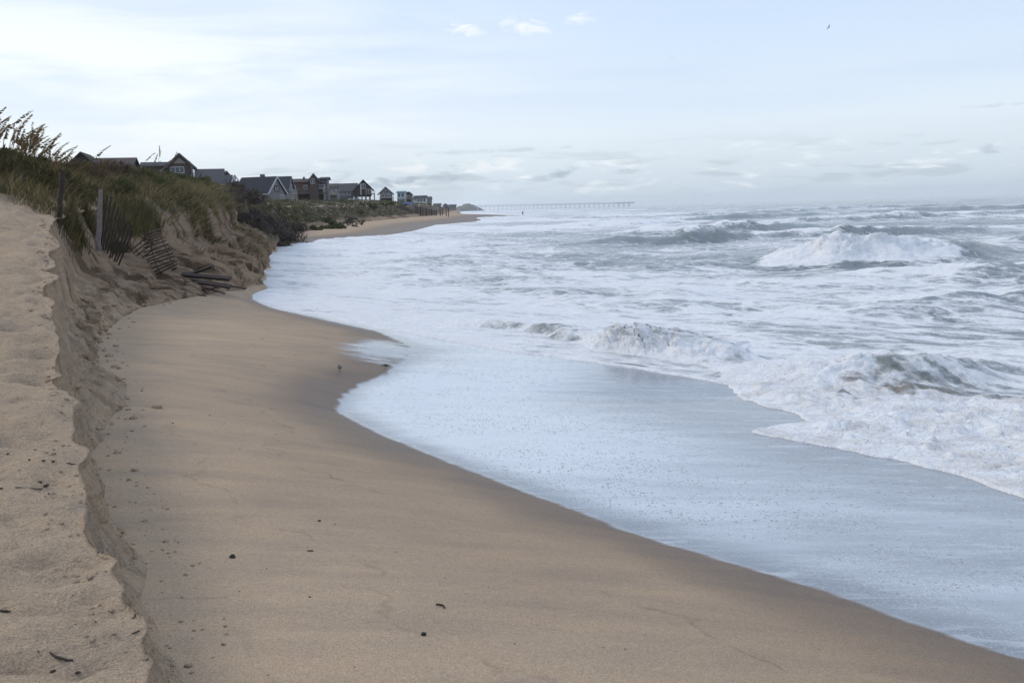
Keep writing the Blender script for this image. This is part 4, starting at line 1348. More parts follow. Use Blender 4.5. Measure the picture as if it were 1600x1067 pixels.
def build_houses():
    W, GL = MH['white'], GLASS
    # 1: mostly hidden behind the dune on the far left
    r, s = hroot('low dark brown roofed house half hidden behind the leftmost dune scrub', 148, 267, 120, 14)
    walls(r, -38 * s, -6 * s, 2, 9, -3, 10 * s, 28 * s, 'y', MH['darkbrown'])
    roof(r, -44 * s, 0, 2, 9, 8 * s, 28 * s, 'y', MH['r_brown'], .3)
    walls(r, -20 * s, 44 * s, 5, 13, -3, 8 * s, 23 * s, 'x', MH['brown'])
    roof(r, -20 * s, 44 * s, 5, 13, 8 * s, 23 * s, 'x', MH['r_brown'], .4)
    window(r, (-23 * s, 2, 12 * s), 1.2, 1.0, mat=MH['darkbrown'])
    window(r, (18 * s, 5, 3 * s), 1.4, 1.1, mat=MH['darkbrown'])
    # 2: brown shingle house with a front gable
    r, s = hroot('brown shingled house with steep front gable and wide white framed window', 265, 302, 190, 17)
    walls(r, -40 * s, 2 * s, 4, 12, -4, 42 * s, 49 * s, 'x', MH['brown'])
    roof(r, -40 * s, 2 * s, 4, 12, 42 * s, 49 * s, 'x', MH['r_dark'], .3)
    walls(r, -2 * s, 36 * s, 0, 12, -4, 40 * s, 58 * s, 'y', MH['brown'])
    roof(r, -2 * s, 38 * s, 0, 12, 40 * s, 59 * s, 'y', MH['r_dark'], .55, fascia=MH['grey'])
    g_ = MB().add([(8 * s, -.06, 45 * s), (27 * s, -.06, 45 * s), (17.6 * s, -.06, 54 * s), (8 * s, .05, 45 * s), (27 * s, .05, 45 * s), (17.6 * s, .05, 54 * s)], [(0, 1, 2), (5, 4, 3), (0, 3, 4, 1), (1, 4, 5, 2), (2, 5, 3, 0)]).build('gable_panel', MH['tan'], r)
    window(r, (14 * s, 0, 35 * s), 20 * s, 10 * s, mull=2)
    window(r, (-20 * s, 4, 33 * s), 2.3, 1.2, mat=MH['darkbrown'])
    window(r, (-9 * s, 4, 33 * s), 1.0, 1.2)
    window(r, (36 * s, 3.2, 31 * s), 3.0, 1.9, 'right')
    part_box(r, 'corner_post', (31 * s, 33 * s, -.12, .0, 22 * s, 40 * s), MH['darkbrown'])
    window(r, (34.2 * s, 0, 33 * s), .55, 1.7, mull=0)
    deck(r, 36 * s, 52 * s, -.5, 5, 22 * s, MH['darkbrown'], zg=-3)
    part_box(r, 'skirt_panel', (33 * s, 50 * s, .1, .25, 12 * s, 18 * s), MH['pale'])
    # 3: grey house with a white truss porch
    r, s = hroot('low grey roofed house with a white truss gable over its porch', 338, 304, 185, 14)
    walls(r, -30 * s, 10 * s, 3, 12, -3, 16 * s, 40 * s, 'x', MH['grey'])
    roof(r, -31 * s, 10 * s, 3, 12, 17 * s, 40 * s, 'x', MH['r_grey'], .3)
    for a in (-22, -13, 0):
        window(r, (a * s, 3, 8 * s), 1.1, 1.3)
    walls(r, -8 * s, 24 * s, -.6, 4, 13.6 * s, 14 * s, 29 * s, 'x', MH['grey'], 'porch_wall')
    roof(r, -16 * s, 24 * s, -1, 4, 14 * s, 28 * s, 'x', MH['r_grey'], .2, fascia=W)
    tr = MB()
    for p, q in (((23, 15), (29.5, 28)), ((29.5, 28), (37, 15)), ((22, 14.4), (38, 14.4)), ((29.5, 15), (29.5, 27))):
        tr.bar((p[0] * s, -1.3, p[1] * s), (q[0] * s, -1.3, q[1] * s), .12, .26)
    tr.build('truss', W, r)
    roof(r, 22 * s, 37 * s, -1, 5, 15 * s, 28 * s, 'y', MH['r_dark'], .12, .12)
    part_box(r, 'eave_board', (-18 * s, 22 * s, -1.32, -1.22, 13.6 * s, 15.2 * s), W)
    for a in (-2, 8, 18, 26):
        part_box(r, 'post', (a * s - .11, a * s + .11, -1.2, -.98, -3, 13.4 * s), MH['lightwood'])
    for a in (3, 13, 22):
        part_box(r, 'door', (a * s - .45, a * s + .45, 2.9, 3.0, 2 * s, 12.5 * s), MH['warm'])  # yellow of the lit doorways is put into the door colour
    deck(r, -20 * s, 28 * s, -1.4, 3, 0, MH['wood'], zg=-4)
    # 4: small dark gable behind
    r, s = hroot('small dark gabled house peeping between the grey and the navy roofs', 356, 300, 230, 14)
    walls(r, -9 * s, 10 * s, 0, 9, -3, 17 * s, 31 * s, 'y', MH['darkbrown'])
    roof(r, -11 * s, 11 * s, 0, 9, 17 * s, 31 * s, 'y', MH['r_dark'], .3, fascia=MH['grey'])
    window(r, (0, 0, 18 * s), 1.2, 1.2)
    # 5: long navy roof, gable end with white rake boards
    r, s = hroot('long house with deep navy roof and white edged gable end', 418, 305, 205, -13)
    L = 7.6
    walls(r, -L, 0, 0, 8.5, -1.0, .3, 3.8, 'x', MH['pale'])
    roof(r, -L, 0, 0, 8.5, .4, 3.8, 'x', MH['r_navy'], .35, fascia=W)
    window(r, (0, 4.4, 1.4), 2.2, 1.3, 'right', mat=MH['darkbrown'])
    window(r, (0, 6.6, -.3), 1.6, .9, 'right')
    for a in (-7.5, -5, -2.5):
        window(r, (a, 0, -.45), 1.1, .8)
    deck(r, -.2, 3.0, .5, 8.2, -1.1, MH['lightwood'], zg=-5)
    stilts(r, -L, 0, 0, 8.5, -1.0, -5, MH['wood'], 4)
    part_box(r, 'chimney', (-4.3, -3.5, 5.5, 6.3, 2, 4.6), MH['grey'])
    # 5b: steep grey roof right of it
    r, s = hroot('steep slate roofed house with pale end wall behind the navy roof', 441, 304, 225, 2)
    walls(r, -11 * s, 9 * s, 0, 8, -2, 4 * s, 27 * s, 'x', MH['pale'])
    roof(r, -11 * s, 9 * s, 0, 8, 4 * s, 27 * s, 'x', MH['r_dark'], .25, fascia=MH['pale'])
    window(r, (9 * s, 4, 10 * s), 1.4, 1.6, 'right')
    deck(r, 9 * s, 16 * s, 0, 6, 1 * s, MH['lightwood'], zg=-4)
    stilts(r, -11 * s, 9 * s, 0, 8, -2, -5, MH['wood'], 3)
    # 6: reddish house with tower gable
    r, s = hroot('reddish brown shingled house with long wall and small tower gable', 470, 303, 245, 11)
    walls(r, -18 * s, 17 * s, 3, 11, -2, 17.5 * s, 23 * s, 'x', MH['red'])
    roof(r, -18 * s, 17 * s, 3, 11, 17.5 * s, 23 * s, 'x', MH['r_brown'], .3)
    walls(r, 14 * s, 27 * s, 0, 8, -2, 20 * s, 29 * s, 'y', MH['brown'])
    roof(r, 13 * s, 28 * s, 0, 8, 20 * s, 29.5 * s, 'y', MH['r_dark'], .3, fascia=MH['grey'])
    window(r, (18.5 * s, 0, 19 * s), 1.0, 1.4)
    window(r, (-4 * s, 3, 7 * s), .9, 1.9, mat=MH['darkbrown'], mull=0)
    window(r, (-11 * s, 3, 10 * s), 1.1, 1.2)
    window(r, (8 * s, 3, 10 * s), 1.1, 1.2)
    deck(r, -12 * s, 16 * s, .2, 3, 1 * s, MH['wood'], zg=-4)
    part_box(r, 'chimney', (4 * s, 7 * s, 6, 7, 20 * s, 27 * s), MH['darkbrown'])
    # 7: stepped decks, white trim
    r, s = hroot('brown house with stacked porches and white trim beside the tower gable', 500, 303, 250, 6)
    walls(r, -12 * s, 4 * s, 1, 9, -2, 18 * s, 24 * s, 'x', MH['brown'])
    roof(r, -12 * s, 4 * s, 1, 9, 18 * s, 24 * s, 'x', MH['r_dark'], .3, fascia=MH['grey'])
    walls(r, 3 * s, 11 * s, 2, 8, -2, 22 * s, 24 * s, 'x', MH['pale'])
    roof(r, 1.5 * s, 12 * s, 2, 8, 22 * s, 25 * s, 'x', MH['r_dark'], .35)
    for a, b in ((-9, 12), (-3, 12), (-9, 4)):
        window(r, (a * s, 1, b * s), 1.0, 1.5)
    window(r, (7 * s, 2, 17 * s), 1.0, 1.6, mat=MH['darkbrown'])
    deck(r, -12 * s, 8 * s, -1.5, 1, 8 * s, W, zg=-4)
    deck(r, -10 * s, 14 * s, -3, -1.6, 1 * s, MH['wood'], zg=-4)
    # 8: little brown
    r, s = hroot('small tan house with low brown roof left of the long charcoal roof', 518, 303, 270, 9)
    walls(r, -7 * s, 8 * s, 0, 8, -2, 9 * s, 15 * s, 'x', MH['tan'])
    roof(r, -7 * s, 8 * s, 0, 8, 9 * s, 15 * s, 'x', MH['r_brown'], .3)
    for a in (-3, 4):
        window(r, (a * s, 0, 5 * s), 1.0, 1.2)
    deck(r, -6 * s, 12 * s, -2, 0, -1 * s, MH['lightwood'], zg=-4)
    # 9: long charcoal with gable
    r, s = hroot('charcoal house with long roof and dark front gable on white posts', 552, 305, 300, 9)
    walls(r, -26 * s, 7 * s, 3, 11, -1, 6 * s, 18 * s, 'x', MH['grey'])
    roof(r, -26 * s, 7 * s, 3, 11, 6 * s, 18 * s, 'x', MH['r_grey'], .3)
    for a in (-20, -13, -6):
        window(r, (a * s, 3, 3 * s), 1.1, 1.2)
    walls(r, 2 * s, 28 * s, 0, 10, -.5, 9 * s, 22 * s, 'y', MH['darkbrown'])
    roof(r, 2 * s, 30 * s, 0, 10, 8 * s, 22.5 * s, 'y', MH['r_dark'], .4)
    window(r, (16 * s, 0, 13 * s), 1.4, 1.6)
    window(r, (24 * s, 0, 5 * s), 1.6, 1.4)
    part_box(r, 'corner_board', (11 * s, 12.6 * s, -.12, 0, 0, 17 * s), W)
    deck(r, 18 * s, 33 * s, -2, 0, 1 * s, MH['wood'], zg=-4)
    for a in (1, 7, 13, 19, 25):
        part_box(r, 'stilt', (a * s - .3, a * s + .3, -.3, .3, -9 * s, -.52), W)
    # 10
    r, s = hroot('pale grey gabled house with pale roof edge beyond the charcoal house', 603, 308, 400, 7)
    walls(r, -9 * s, 10 * s, 0, 10, -2, 7 * s, 14.5 * s, 'y', MH['grey'])
    roof(r, -11 * s, 11 * s, 0, 10, 5 * s, 15 * s, 'y', MH['r_dark'], .4, fascia=MH['pale'])
    window(r, (0, 0, 8 * s), 2.2, 1.6)
    for a in (-5, 5):
        window(r, (a * s, 0, 2 * s), 1.5, 1.5)
    deck(r, -10 * s, 12 * s, -2.5, 0, -1 * s, MH['lightwood'], zg=-5)
    # 11..14 and the smallest
    def small(label, px, py, Y, w, h, hr, axis, wm, rm, nwin=2, rz=0, dk=True):
        r, s = hroot(label, px, py, Y, rz)
        x0, x1 = -w / 2 * s, w / 2 * s
        walls(r, x0, x1, 0, 9, -3, h * s, hr * s, axis, MH[wm])
        roof(r, x0, x1, 0, 9, h * s, hr * s, axis, MH[rm], .45, .25)
        for i in range(nwin):
            window(r, (x0 + (x1 - x0) * (i + .5) / nwin, 0, h * s * .55), min(1.5, (x1 - x0) / nwin * .55), min(1.8, h * s * .5), mat=MH['dark'] if wm in ('white', 'teal', 'pale') else W)
        if dk:
            deck(r, x0, x1 + .8, -2, 0, -.5, MH['lightwood'], zg=-5)
    small('tall white and teal house with a flat teal roof', 626.5, 310, 480, 11, 8.5, 10.5, 'x', 'teal', 'r_teal')
    small('small dark gabled house right of the white and teal house', 638, 309, 500, 8, 5, 8.5, 'y', 'darkbrown', 'r_dark')
    small('white walled house with dark flat roof above the blue canopy', 656, 317, 560, 19, 7, 10.5, 'x', 'white', 'r_dark', 4)
    small('slate roofed house at the right end of the nearer row', 668, 316, 600, 10, 4.5, 8, 'x', 'grey', 'r_grey', 2)
    small('low white house tucked in front of the white walled dark roofed one', 642, 315, 520, 9, 3, 4.5, 'x', 'white', 'r_grey', 2, 0, False)
    small('hazy tan house, first of the tiny distant ones', 683, 324, 900, 11, 3.4, 5.5, 'x', 'tan', 'r_grey', 2, 0, False)
    small('hazy grey gabled house in the middle of the tiny distant ones', 696, 324, 1000, 8, 3, 5.5, 'y', 'grey', 'r_grey', 2, 0, False)
    small('hazy grey long house, last of the tiny distant ones before the hill', 707, 324.5, 1100, 11, 3, 4.5, 'x', 'pale', 'r_grey', 3, 0, False)


build_houses()

# ------------------------------------------------------------------ sand fence and its wreck
M_SLAT = mat_flat('weathered_fence_slat', (.045, .034, .029), scale=9.0, var=.35)
M_POST = mat_flat('dark_fence_post', (.045, .032, .027), scale=9.0, var=.35)
M_POSTG = mat_flat('grey_fence_post', (.15, .13, .125), scale=9.0, var=.35)
M_WIRE = mat_flat('rusty_wire', (.06, .05, .045))
M_DRIFT = mat_flat('dark_driftwood', (.055, .042, .034), scale=14.0, var=.4)
M_DRIFT2 = mat_flat('grey_driftwood', (.16, .13, .11), scale=6.0, var=.35)
M_STONE = mat_flat('dark_shell', (.035, .03, .027), scale=40.0, var=.4)
M_WEED = mat_flat('dark_weed', (.05, .038, .028), scale=40.0, var=.4)


def rough_post(name, p0, p1, r0, r1, mat, parent, seed=1):
    g = random.Random(seed)
    n = 6
    pts = [Vector(p0).lerp(Vector(p1), i / n) + Vector((g.uniform(-.012, .012), g.uniform(-.012, .012), 0)) for i in range(n + 1)]
    return MB().tube(pts, [r0 + (r1 - r0) * i / n + g.uniform(-.006, .006) for i in range(n + 1)], 7).build(name, mat, parent)


def build_fence():
    g = random.Random(3)
    # standing run at the head of the slope
    Y = 23.2
    f1 = thing('sand_fence', 'leaning slatted sand fence still standing between two posts on the dune slope', 'fence', at(155, 385, Y))
    o = f1.location.copy()

    def L(px, py, yy):
        return at(px, py, yy) - o
    rough_post('post', L(153, 392, Y - .1), L(158, 296, Y - .1), .062, .05, M_POSTG, f1, 2)
    n = 9
    for i in range(n):
        t = i / (n - 1)
        bx, by = 157 + 28 * t, 388 + 28 * t + g.uniform(-3, 3)
        tx, ty = 168 + 42 * t + g.uniform(-2, 2), 306 + 50 * t + g.uniform(-6, 6)
        yy = Y + .9 * t
        MB().bar(L(bx, by, yy), L(tx, ty, yy + .12), .042, .012, (0, -1, .1)).build('slat', M_SLAT, f1)
    for q in (.25, .5, .78):
        pts = [L(156 + 30 * t + (9 + 12 * t) * q, 388 + 31 * t - (84 - 28 * t) * q, Y + .9 * t + .1 * q - .02) for t in (0, .33, .66, 1)]
        MB().tube(pts, [.006] * 4, 4).build('wire', M_WIRE, f1)
    # the lone dark post to the left, and a short one deep in the scrub
    p = hit(91, 346) or at(91, 346, 22.5)
    Yp = p.y
    for lab, a, b, r_, m_ in (('thick dark leaning fence post at the head of the sand slope', (90, 350), (98, 268), .075, M_POST), ):
        t_ = thing('fence_post', lab, 'post', at(a[0], a[1], Yp))
        rough_post('shaft', (0, 0, -.1), at(b[0], b[1], Yp) - t_.location, r_, r_ * .8, m_, t_, 5)
        MB().tube([(0, -.02, .28), (.09, -.02, .26)], [.012, .012], 5).build('nail_stub', M_WIRE, t_)
    t_ = thing('fence_post', 'thin dark fence post nearly lost in the scrub left of the thick post', 'post', at(35, 330, 24.6))
    rough_post('shaft', (0, 0, -.2), at(38, 272, 24.6) - t_.location, .04, .035, M_POST, t_, 6)
    MB().tube([(0, -.05, .5), (.2, -.05, .48)], [.006, .006], 4).build('wire', M_WIRE, t_)
    # collapsed run hanging down the face
    f2 = thing('sand_fence', 'collapsed slatted sand fence rolled down the eroded dune face', 'fence')
    base = hit(250, 425)
    f2.location = base
    o = base.copy()
    rails = {0: [], 1: []}
    for i in range(13):
        t = i / 12
        lx, ly = 226 - 6 * t + 22 * t * t, 366 + 66 * t
        rx, ry = 250 + 30 * t - 4 * t * t, 358 + 56 * t + g.uniform(-2, 2)
        y0 = base.y + .9 - 1.0 * t
        a_, b_ = L(lx - 3 + g.uniform(-3, 3), ly + g.uniform(-1.5, 1.5), y0), L(rx + g.uniform(-2, 3), ry, y0 - .25)
        MB().bar(a_, b_, .058, .018, (0, -.6, .8)).build('slat', M_SLAT, f2)
        rails[0].append(L(lx + 10, ly - 3, y0 - .08))
        rails[1].append(L(rx - 5, ry + 1.5, y0 - .28))
    for q in rails.values():
        MB().tube(q, [.014] * len(q), 5).build('rail', M_POST, f2)
    for i, (a_, b_) in enumerate((((196, 398), (228, 372)), ((199, 403), (236, 374)), ((206, 405), (240, 380)), ((212, 410), (243, 388)))):
        MB().bar(L(*a_, base.y + .7), L(*b_, base.y + .8), .04, .014, (0, -.6, .8)).build('slat', M_SLAT, f2)
    # boards lying in a heap at the foot
    H = [((283, 434), (332, 416), .13), ((284, 429), (360, 436), .15), ((288, 436), (361, 446), .06), ((272, 427), (320, 451), .05), ((306, 441), (360, 449), .09), ((262, 424), (300, 447), .045), ((356, 446), (384, 451), .05),
         ((309, 453), (345, 449), .045), ((320, 449), (352, 459), .04), ((255, 439), (268, 424), .07), ((318, 458), (338, 448), .04), ((238, 430), (276, 419), .07), ((303, 459), (322, 463), .04), ((296, 466), (318, 469), .045)]
    BOARD_LABELS = ['thick dark board propped up slantwise on top of the wreck heap', 'longest and thickest dark board lying flat across the wreck heap', 'long thin lath just under the thickest board of the wreck heap',
                    'thin lath sloping down to the right from the collapsed fence into the wreck heap', 'dark board lying level in the middle of the wreck heap, below the thickest one', 'short thin lath at the left end of the wreck heap beside the collapsed fence',
                    'thin lath poking out of the wreck heap at its right end towards the surf', 'short lath lying level on the sand just below the wreck heap', 'small lath crossing another below the wreck heap, its lower end to the right',
                    'short board leaning steeply at the foot of the collapsed fence', 'small lath crossing below the wreck heap, its lower end to the left', 'board lying along the bottom edge of the collapsed fence', 'small lath half sunk in the sand below the left end of the wreck heap', 'lowest little lath on the sand, farthest below the wreck heap']
    p0 = hit(320, 452)
    for i, (a_, b_, w_) in enumerate(H):
        yy = p0.y + (450 - (a_[1] + b_[1]) / 2) * .045
        A_, B_ = at(*a_, yy + .1), at(*b_, yy - .15)
        t_ = tag(MB().bar(Vector(), B_ - A_, w_ * 1.25, min(.07, w_ * .6), (0, -.35, 1)).build('fence_board', M_POST if i % 3 else M_SLAT, None, loc=A_),
                 BOARD_LABELS[i], 'board', 'broken boards at the dune foot')


def build_pier():
    a_, b_ = at(742, 322.6, 1980), at(990, 317.2, 1780)
    t_ = thing('fishing_pier', 'long hazy fishing pier on many piles reaching out to sea on the horizon', 'pier', a_)
    d = b_ - a_
    ux = d.normalized()
    MB().bar((0, 0, 0), d, 5.0, 1.1).build('deck', MH['pierwood'], t_)  # pier wood lightened, distance haze painted into its colour
    MB().bar((0, -2.4, 1.5), d + Vector((0, -2.4, 1.5)), .3, .5).build('railing', MH['pierwood'], t_)
    MB().bar(d * .9 + Vector((0, -3, .2)), d * 1.0 + Vector((0, -3, .2)), 9.0, 1.6).build('pier_head', MH['pierwood'], t_)
    mb = MB().tube([(0, 0, 0), (0, 0, -1)], [.5, .6], 6)
    first = None
    for i in range(34):
        q = d * ((i + .6) / 34.5)
        hgt = a_.z + q.z + 2.5
        for sdn in (-1.8, 1.8):
            if first is None:
                first = mb.build('pile', MH['pierwood'], t_)
                o_ = first
            else:
                o_ = first.copy()
                COL.objects.link(o_)
            o_.parent = t_
            o_.location = q + Vector((0, sdn, 0))
            o_.scale = (1, 1, hgt)
    # low hill and the last of the shore
    h_ = at(736, 324.5, 2100)
    N = 40
    V, F = [], []
    for i in range(N + 1):
        for j in range(17):
            u_, v_ = i / N * 2 - 1, j / 16 * 2 - 1
            x_, y_ = u_ * 46, v_ * 60
            e = max(0, 1 - abs(u_ + .15) ** 1.5) * max(0, 1 - v_ * v_)
            V.append((x_, y_, -14 + 22.5 * e * (1 + .15 * float(pn(np.array([u_ * 4]), np.array([v_ * 4]), 90)[0]))))
    F = grid_faces(N + 1, 17)
    hm, k = newmat('hill_scrub')
    finish(k, k.n('ShaderNodeBsdfPrincipled', ins={'Base Color': k.mix(k.noise(k.n('ShaderNodeNewGeometry').outputs['Position'], .1, 5, .7), (.09, .10, .085), (.17, .17, .14)), 'Roughness': .95}).outputs[0])  # scrub colour lightened to paint in distance haze
    ho = mesh_np('hill', np.array(V), F, hm)
    ho.location = h_
    tag(ho, kind='structure')


def build_far_props():
    Y = 330
    p = hit(640, 331) or at(640, 331, Y)
    Y = p.y
    t_ = thing('beach_canopy', 'blue fabric canopy on poles above the far beach', 'canopy', at(639, 331, Y))
    s = Y / FPX
    blue, k = newmat('blue_canopy_fabric')
    finish(k, k.n('ShaderNodeBsdfPrincipled', ins={'Base Color': k.mix(k.noise(k.n('ShaderNodeTexCoord').outputs['Object'], 1.5, 3), (.035, .075, .24), (.055, .11, .32)), 'Roughness': .7}).outputs[0])
    V = []
    for zz in (0, -.07):
        for i in range(9):
            for j in range(7):
                u_, v_ = i / 8 * 2 - 1, j / 6 * 2 - 1
                V.append((u_ * 11 * s, v_ * 1.9, zz + (11.5 + 3.2 * (1 - u_ * u_) * (1 - .7 * v_ * v_) - 1.2 * max(0, u_)) * s))
    f = grid_faces(9, 7)
    o = mesh_np('canopy_top', np.array(V), np.concatenate([f, f[:, ::-1] + 63]), blue, t_)
    for a_, b_ in ((-9, -1.6), (9, -1.6), (-9, 1.6), (9, 1.6)):
        MB().tube([(a_ * s * .8, b_, -.6 + .3 * b_), (a_ * s, b_, 11.8 * s)], [.09, .09], 6).build('leg', MH['pale'] if b_ > 0 else MH['grey'], t_)
    # dark slatted fence panel below it
    p = hit(665, 338) or at(665, 338, 300)
    Yf = p.y
    s = Yf / FPX
    t_ = thing('slat_fence', 'dark weathered slat fence run on the far beach right of the blue canopy', 'fence', at(650, 336, Yf))
    for i in range(30):
        zt, zb = (13.5 - .28 * i) * s, -1.6 * s
        MB().box(i * 1.05 * s, i * 1.05 * s + .74 * s, i * .12, i * .12 + .05, zb, zt + .1 * math.sin(i * 2.1)).build('slat', M_SLAT if i % 4 else M_POSTG, t_)
    for i in range(5):
        MB().box(i * 7.6 * s - .1, i * 7.6 * s + .1, i * .9 - .2, i * .9 - .02, -.4, (15 - 2.0 * i) * s).build('post', M_POST, t_)
    for i, (px, py, hpx) in enumerate(((688, 338, 17), (697.5, 338, 16), (701, 339, 17), (691.5, 337, 13))):
        t2 = tag(rough_post('beach_post', (0, 0, -.6), (0, 0, hpx * s), .13, .11, M_POST, None, 30 + i), 'bare dark post standing in the far sand beyond the slat fence', 'post', 'posts on the far beach')
        t2.location = hit(px, py) or at(px, py, Yf)
    # driftwood and wreckage on the far beach
    g = random.Random(17)
    for i, (a_, b_, r_, lab) in enumerate((((529, 353), (544, 341), .16, 'pale driftwood log leaning up towards the left of the far wreckage'), ((544, 340), (559, 342), .28, 'dark driftwood log lying level on top of the far wreckage'),
                                           ((536, 350), (571, 343), .10, 'long thin driftwood pole crossing the far wreckage'))):
        q = hit(*a_) or at(*a_, 140)
        Yq = q.y
        A_, B_ = at(*a_, Yq), at(*b_, Yq)
        n = 6
        pts = [(B_ - A_) * (i_ / n) + Vector((0, 0, g.uniform(-.05, .05))) for i_ in range(n + 1)]
        tag(MB().tube(pts, [r_ * (1 - .4 * i_ / n) for i_ in range(n + 1)], 7).build('driftwood_log', M_DRIFT if i else M_DRIFT2, None, True, A_), lab, 'driftwood')
    for i in range(16):
        px, py = g.uniform(536, 566), g.uniform(349, 355)
        q = hit(px, py) or at(px, py, 150)
        Yq = q.y
        A_ = at(px, py, Yq)
        ln, an, el = g.uniform(.5, 1.6), g.uniform(0, 6.28), g.uniform(.1, .7)
        d = Vector((math.cos(an) * math.cos(el), math.sin(an) * .4, math.sin(el))) * ln
        tag(MB().tube([(0, 0, -.1), d * .5 + Vector((0, 0, .08)), d], [.13, .10, .05], 6).build('driftwood_stump', M_DRIFT, None, True, A_), 'dark stubby piece of driftwood in the far wreckage below the logs', 'driftwood', 'driftwood pieces in the far wreckage')


# ------------------------------------------------------------------ birds and person
def loft_body(pts, rad, sides=10, squash=1.0):
    v, f = tube_arrays(pts, rad, sides)
    return v, f


def build_birds():
    mw, k = newmat('sandpiper_plumage')
    z = k.n('ShaderNodeSeparateXYZ', ins={0: k.n('ShaderNodeTexCoord').outputs['Object']}).outputs[2]
    nz = k.noise(k.n('ShaderNodeTexCoord').outputs['Object'], 70, 3, .6)
    back = k.mix(nz, (.035, .03, .026), (.10, .085, .07))
    finish(k, k.n('ShaderNodeBsdfPrincipled', ins={'Base Color': k.mix(k.ss(z, .070, .088), (.42, .41, .40), back), 'Roughness': .8}).outputs[0])
    mk_, k = newmat('bird_dark')
    finish(k, k.n('ShaderNodeBsdfPrincipled', ins={'Base Color': (.02, .02, .02, 1), 'Roughness': .5}).outputs[0])

    def piper(label, px, py, hpx, rz, stoop):
        p = hit(px, py)
        t_ = thing('sandpiper', label, 'bird', p + Vector((0, 0, .0)), rz)
        sc = hpx / FPX * p.y / .17
        t_.scale = (sc,) * 3
        s_ = stoop
        pts = [(-.135, 0, .088), (-.09, 0, .092), (-.05, 0, .098), (0, 0, .103), (.035, 0, .110), (.06, 0, .122 - .02 * s_), (.076 + .01 * s_, 0, .142 - .045 * s_), (.090 + .014 * s_, 0, .150 - .055 * s_), (.106 + .014 * s_, 0, .147 - .06 * s_), (.116 + .015 * s_, 0, .143 - .062 * s_)]
        MB().tube(pts, [.003, .014, .030, .038, .033, .020, .015, .019, .014, .005], 10).build('body', mw, t_, True)
        e = Vector(pts[-1])
        MB().tube([e, e + Vector((.03, 0, -.006 - .012 * s_)), e + Vector((.052, 0, -.014 - .02 * s_))], [.0042, .003, .0018], 6).build('bill', mk_, t_)
        for sg in (-1, 1):
            w_ = MB().tube([(.035, sg * .034, .115), (-.02, sg * .037, .108), (-.08, sg * .022, .098), (-.14, sg * .006, .090)], [.010, .014, .010, .002], 6)
            w_.build('wing', mk_, t_, True)
            MB().tube([(.0 + sg * .012, sg * .014, .075), (-.014 + sg * .018, sg * .014, .040), (.002 + sg * .024, sg * .014, .002)], [.0050, .0034, .0030], 6).build('leg', mk_, t_)
            fo = MB()
            for a_ in (-.5, 0, .5):
                b_ = (.002 + sg * .024, sg * .014, .004)
                fo.tube([b_, (b_[0] + .022 * math.cos(a_), b_[1] + .022 * math.sin(a_), .003)], [.003, .0015], 5)
            fo.build('foot', mk_, t_)
            MB().tube([(.092 + .014 * s_, sg * .0165, .153 - .055 * s_), (.094 + .014 * s_, sg * .0195, .153 - .055 * s_)], [.0035, .002], 6).build('eye', mk_, t_)
    piper('dark backed sandpiper standing upright on the damp sand, the left one of the pair', 531, 581, 12, 1.9, .25)
    piper('paler sandpiper stooping at the edge of the wet film, the right one of the pair', 603, 576, 9, 2.9, .9)
    gm, k = newmat('gull_plumage')
    finish(k, k.n('ShaderNodeBsdfPrincipled', ins={'Base Color': k.mix(k.noise(k.n('ShaderNodeTexCoord').outputs['Object'], 6, 2), (.10, .10, .11), (.30, .30, .31)), 'Roughness': .8}).outputs[0])

    def gull(label, px, py, Y, rz, bank, up):
        t_ = thing('flying_gull', label, 'bird', at(px, py, Y))
        t_.rotation_euler = (bank, 0, rz)
        MB().tube([(-.30, 0, .0), (-.22, 0, .0), (-.1, 0, -.01), (.05, 0, -.01), (.15, 0, .01), (.21, 0, .02), (.255, 0, .015), (.31, 0, 0)], [.03, .045, .075, .085, .06, .045, .03, .006], 8).build('body', gm, t_, True)
        for sg in (-1, 1):
            st_ = [(0, .05, .17), (.28, .09, .15), (.48, .03, .11), (.72, -.10, .01)]
            v, f = [], []
            for i, (yy, xx, ch_) in enumerate(st_):
                zz = up * (yy if i < 3 else yy * .85)
                v += [(xx, sg * yy, zz + .012), (xx - ch_, sg * yy, zz + .004), (xx - ch_, sg * yy, zz - .004), (xx, sg * yy, zz - .012)]
            for i in range(3):
                for a_ in range(4):
                    f.append((i * 4 + a_, i * 4 + (a_ + 1) % 4, i * 4 + 4 + (a_ + 1) % 4, i * 4 + 4 + a_))
            f += [(0, 1, 2, 3), (12, 13, 14, 15)]
            MB().add(v, f).build('wing', gm, t_)
    gull('gull gliding high in the upper right sky with wings tilted', 1295, 43, 190, .3, -.75, .25)
    gull('small dark distant gull high above the wisps of cloud', 1049, 91, 330, 1.4, .1, .5)
    gull('tiny distant gull low over the horizon on the right', 1222, 211, 420, 1.2, .2, .5)


def skin(name, verts, edges, radii, mat, parent, root=0, sub=1):
    me = bpy.data.meshes.new(name)
    me.from_pydata(verts, edges, [])
    o = bpy.data.objects.new(name, me)
    COL.objects.link(o)
    md = o.modifiers.new('Skin', 'SKIN')
    md.use_smooth_shade = True
    for i, r_ in enumerate(radii):
        me.skin_vertices[0].data[i].radius = (r_, r_)
        me.skin_vertices[0].data[i].use_root = (i == root)
    ms = o.modifiers.new('Subsurf', 'SUBSURF')
    ms.levels = ms.render_levels = sub
    me.materials.append(mat)
    o.parent = parent
    return o


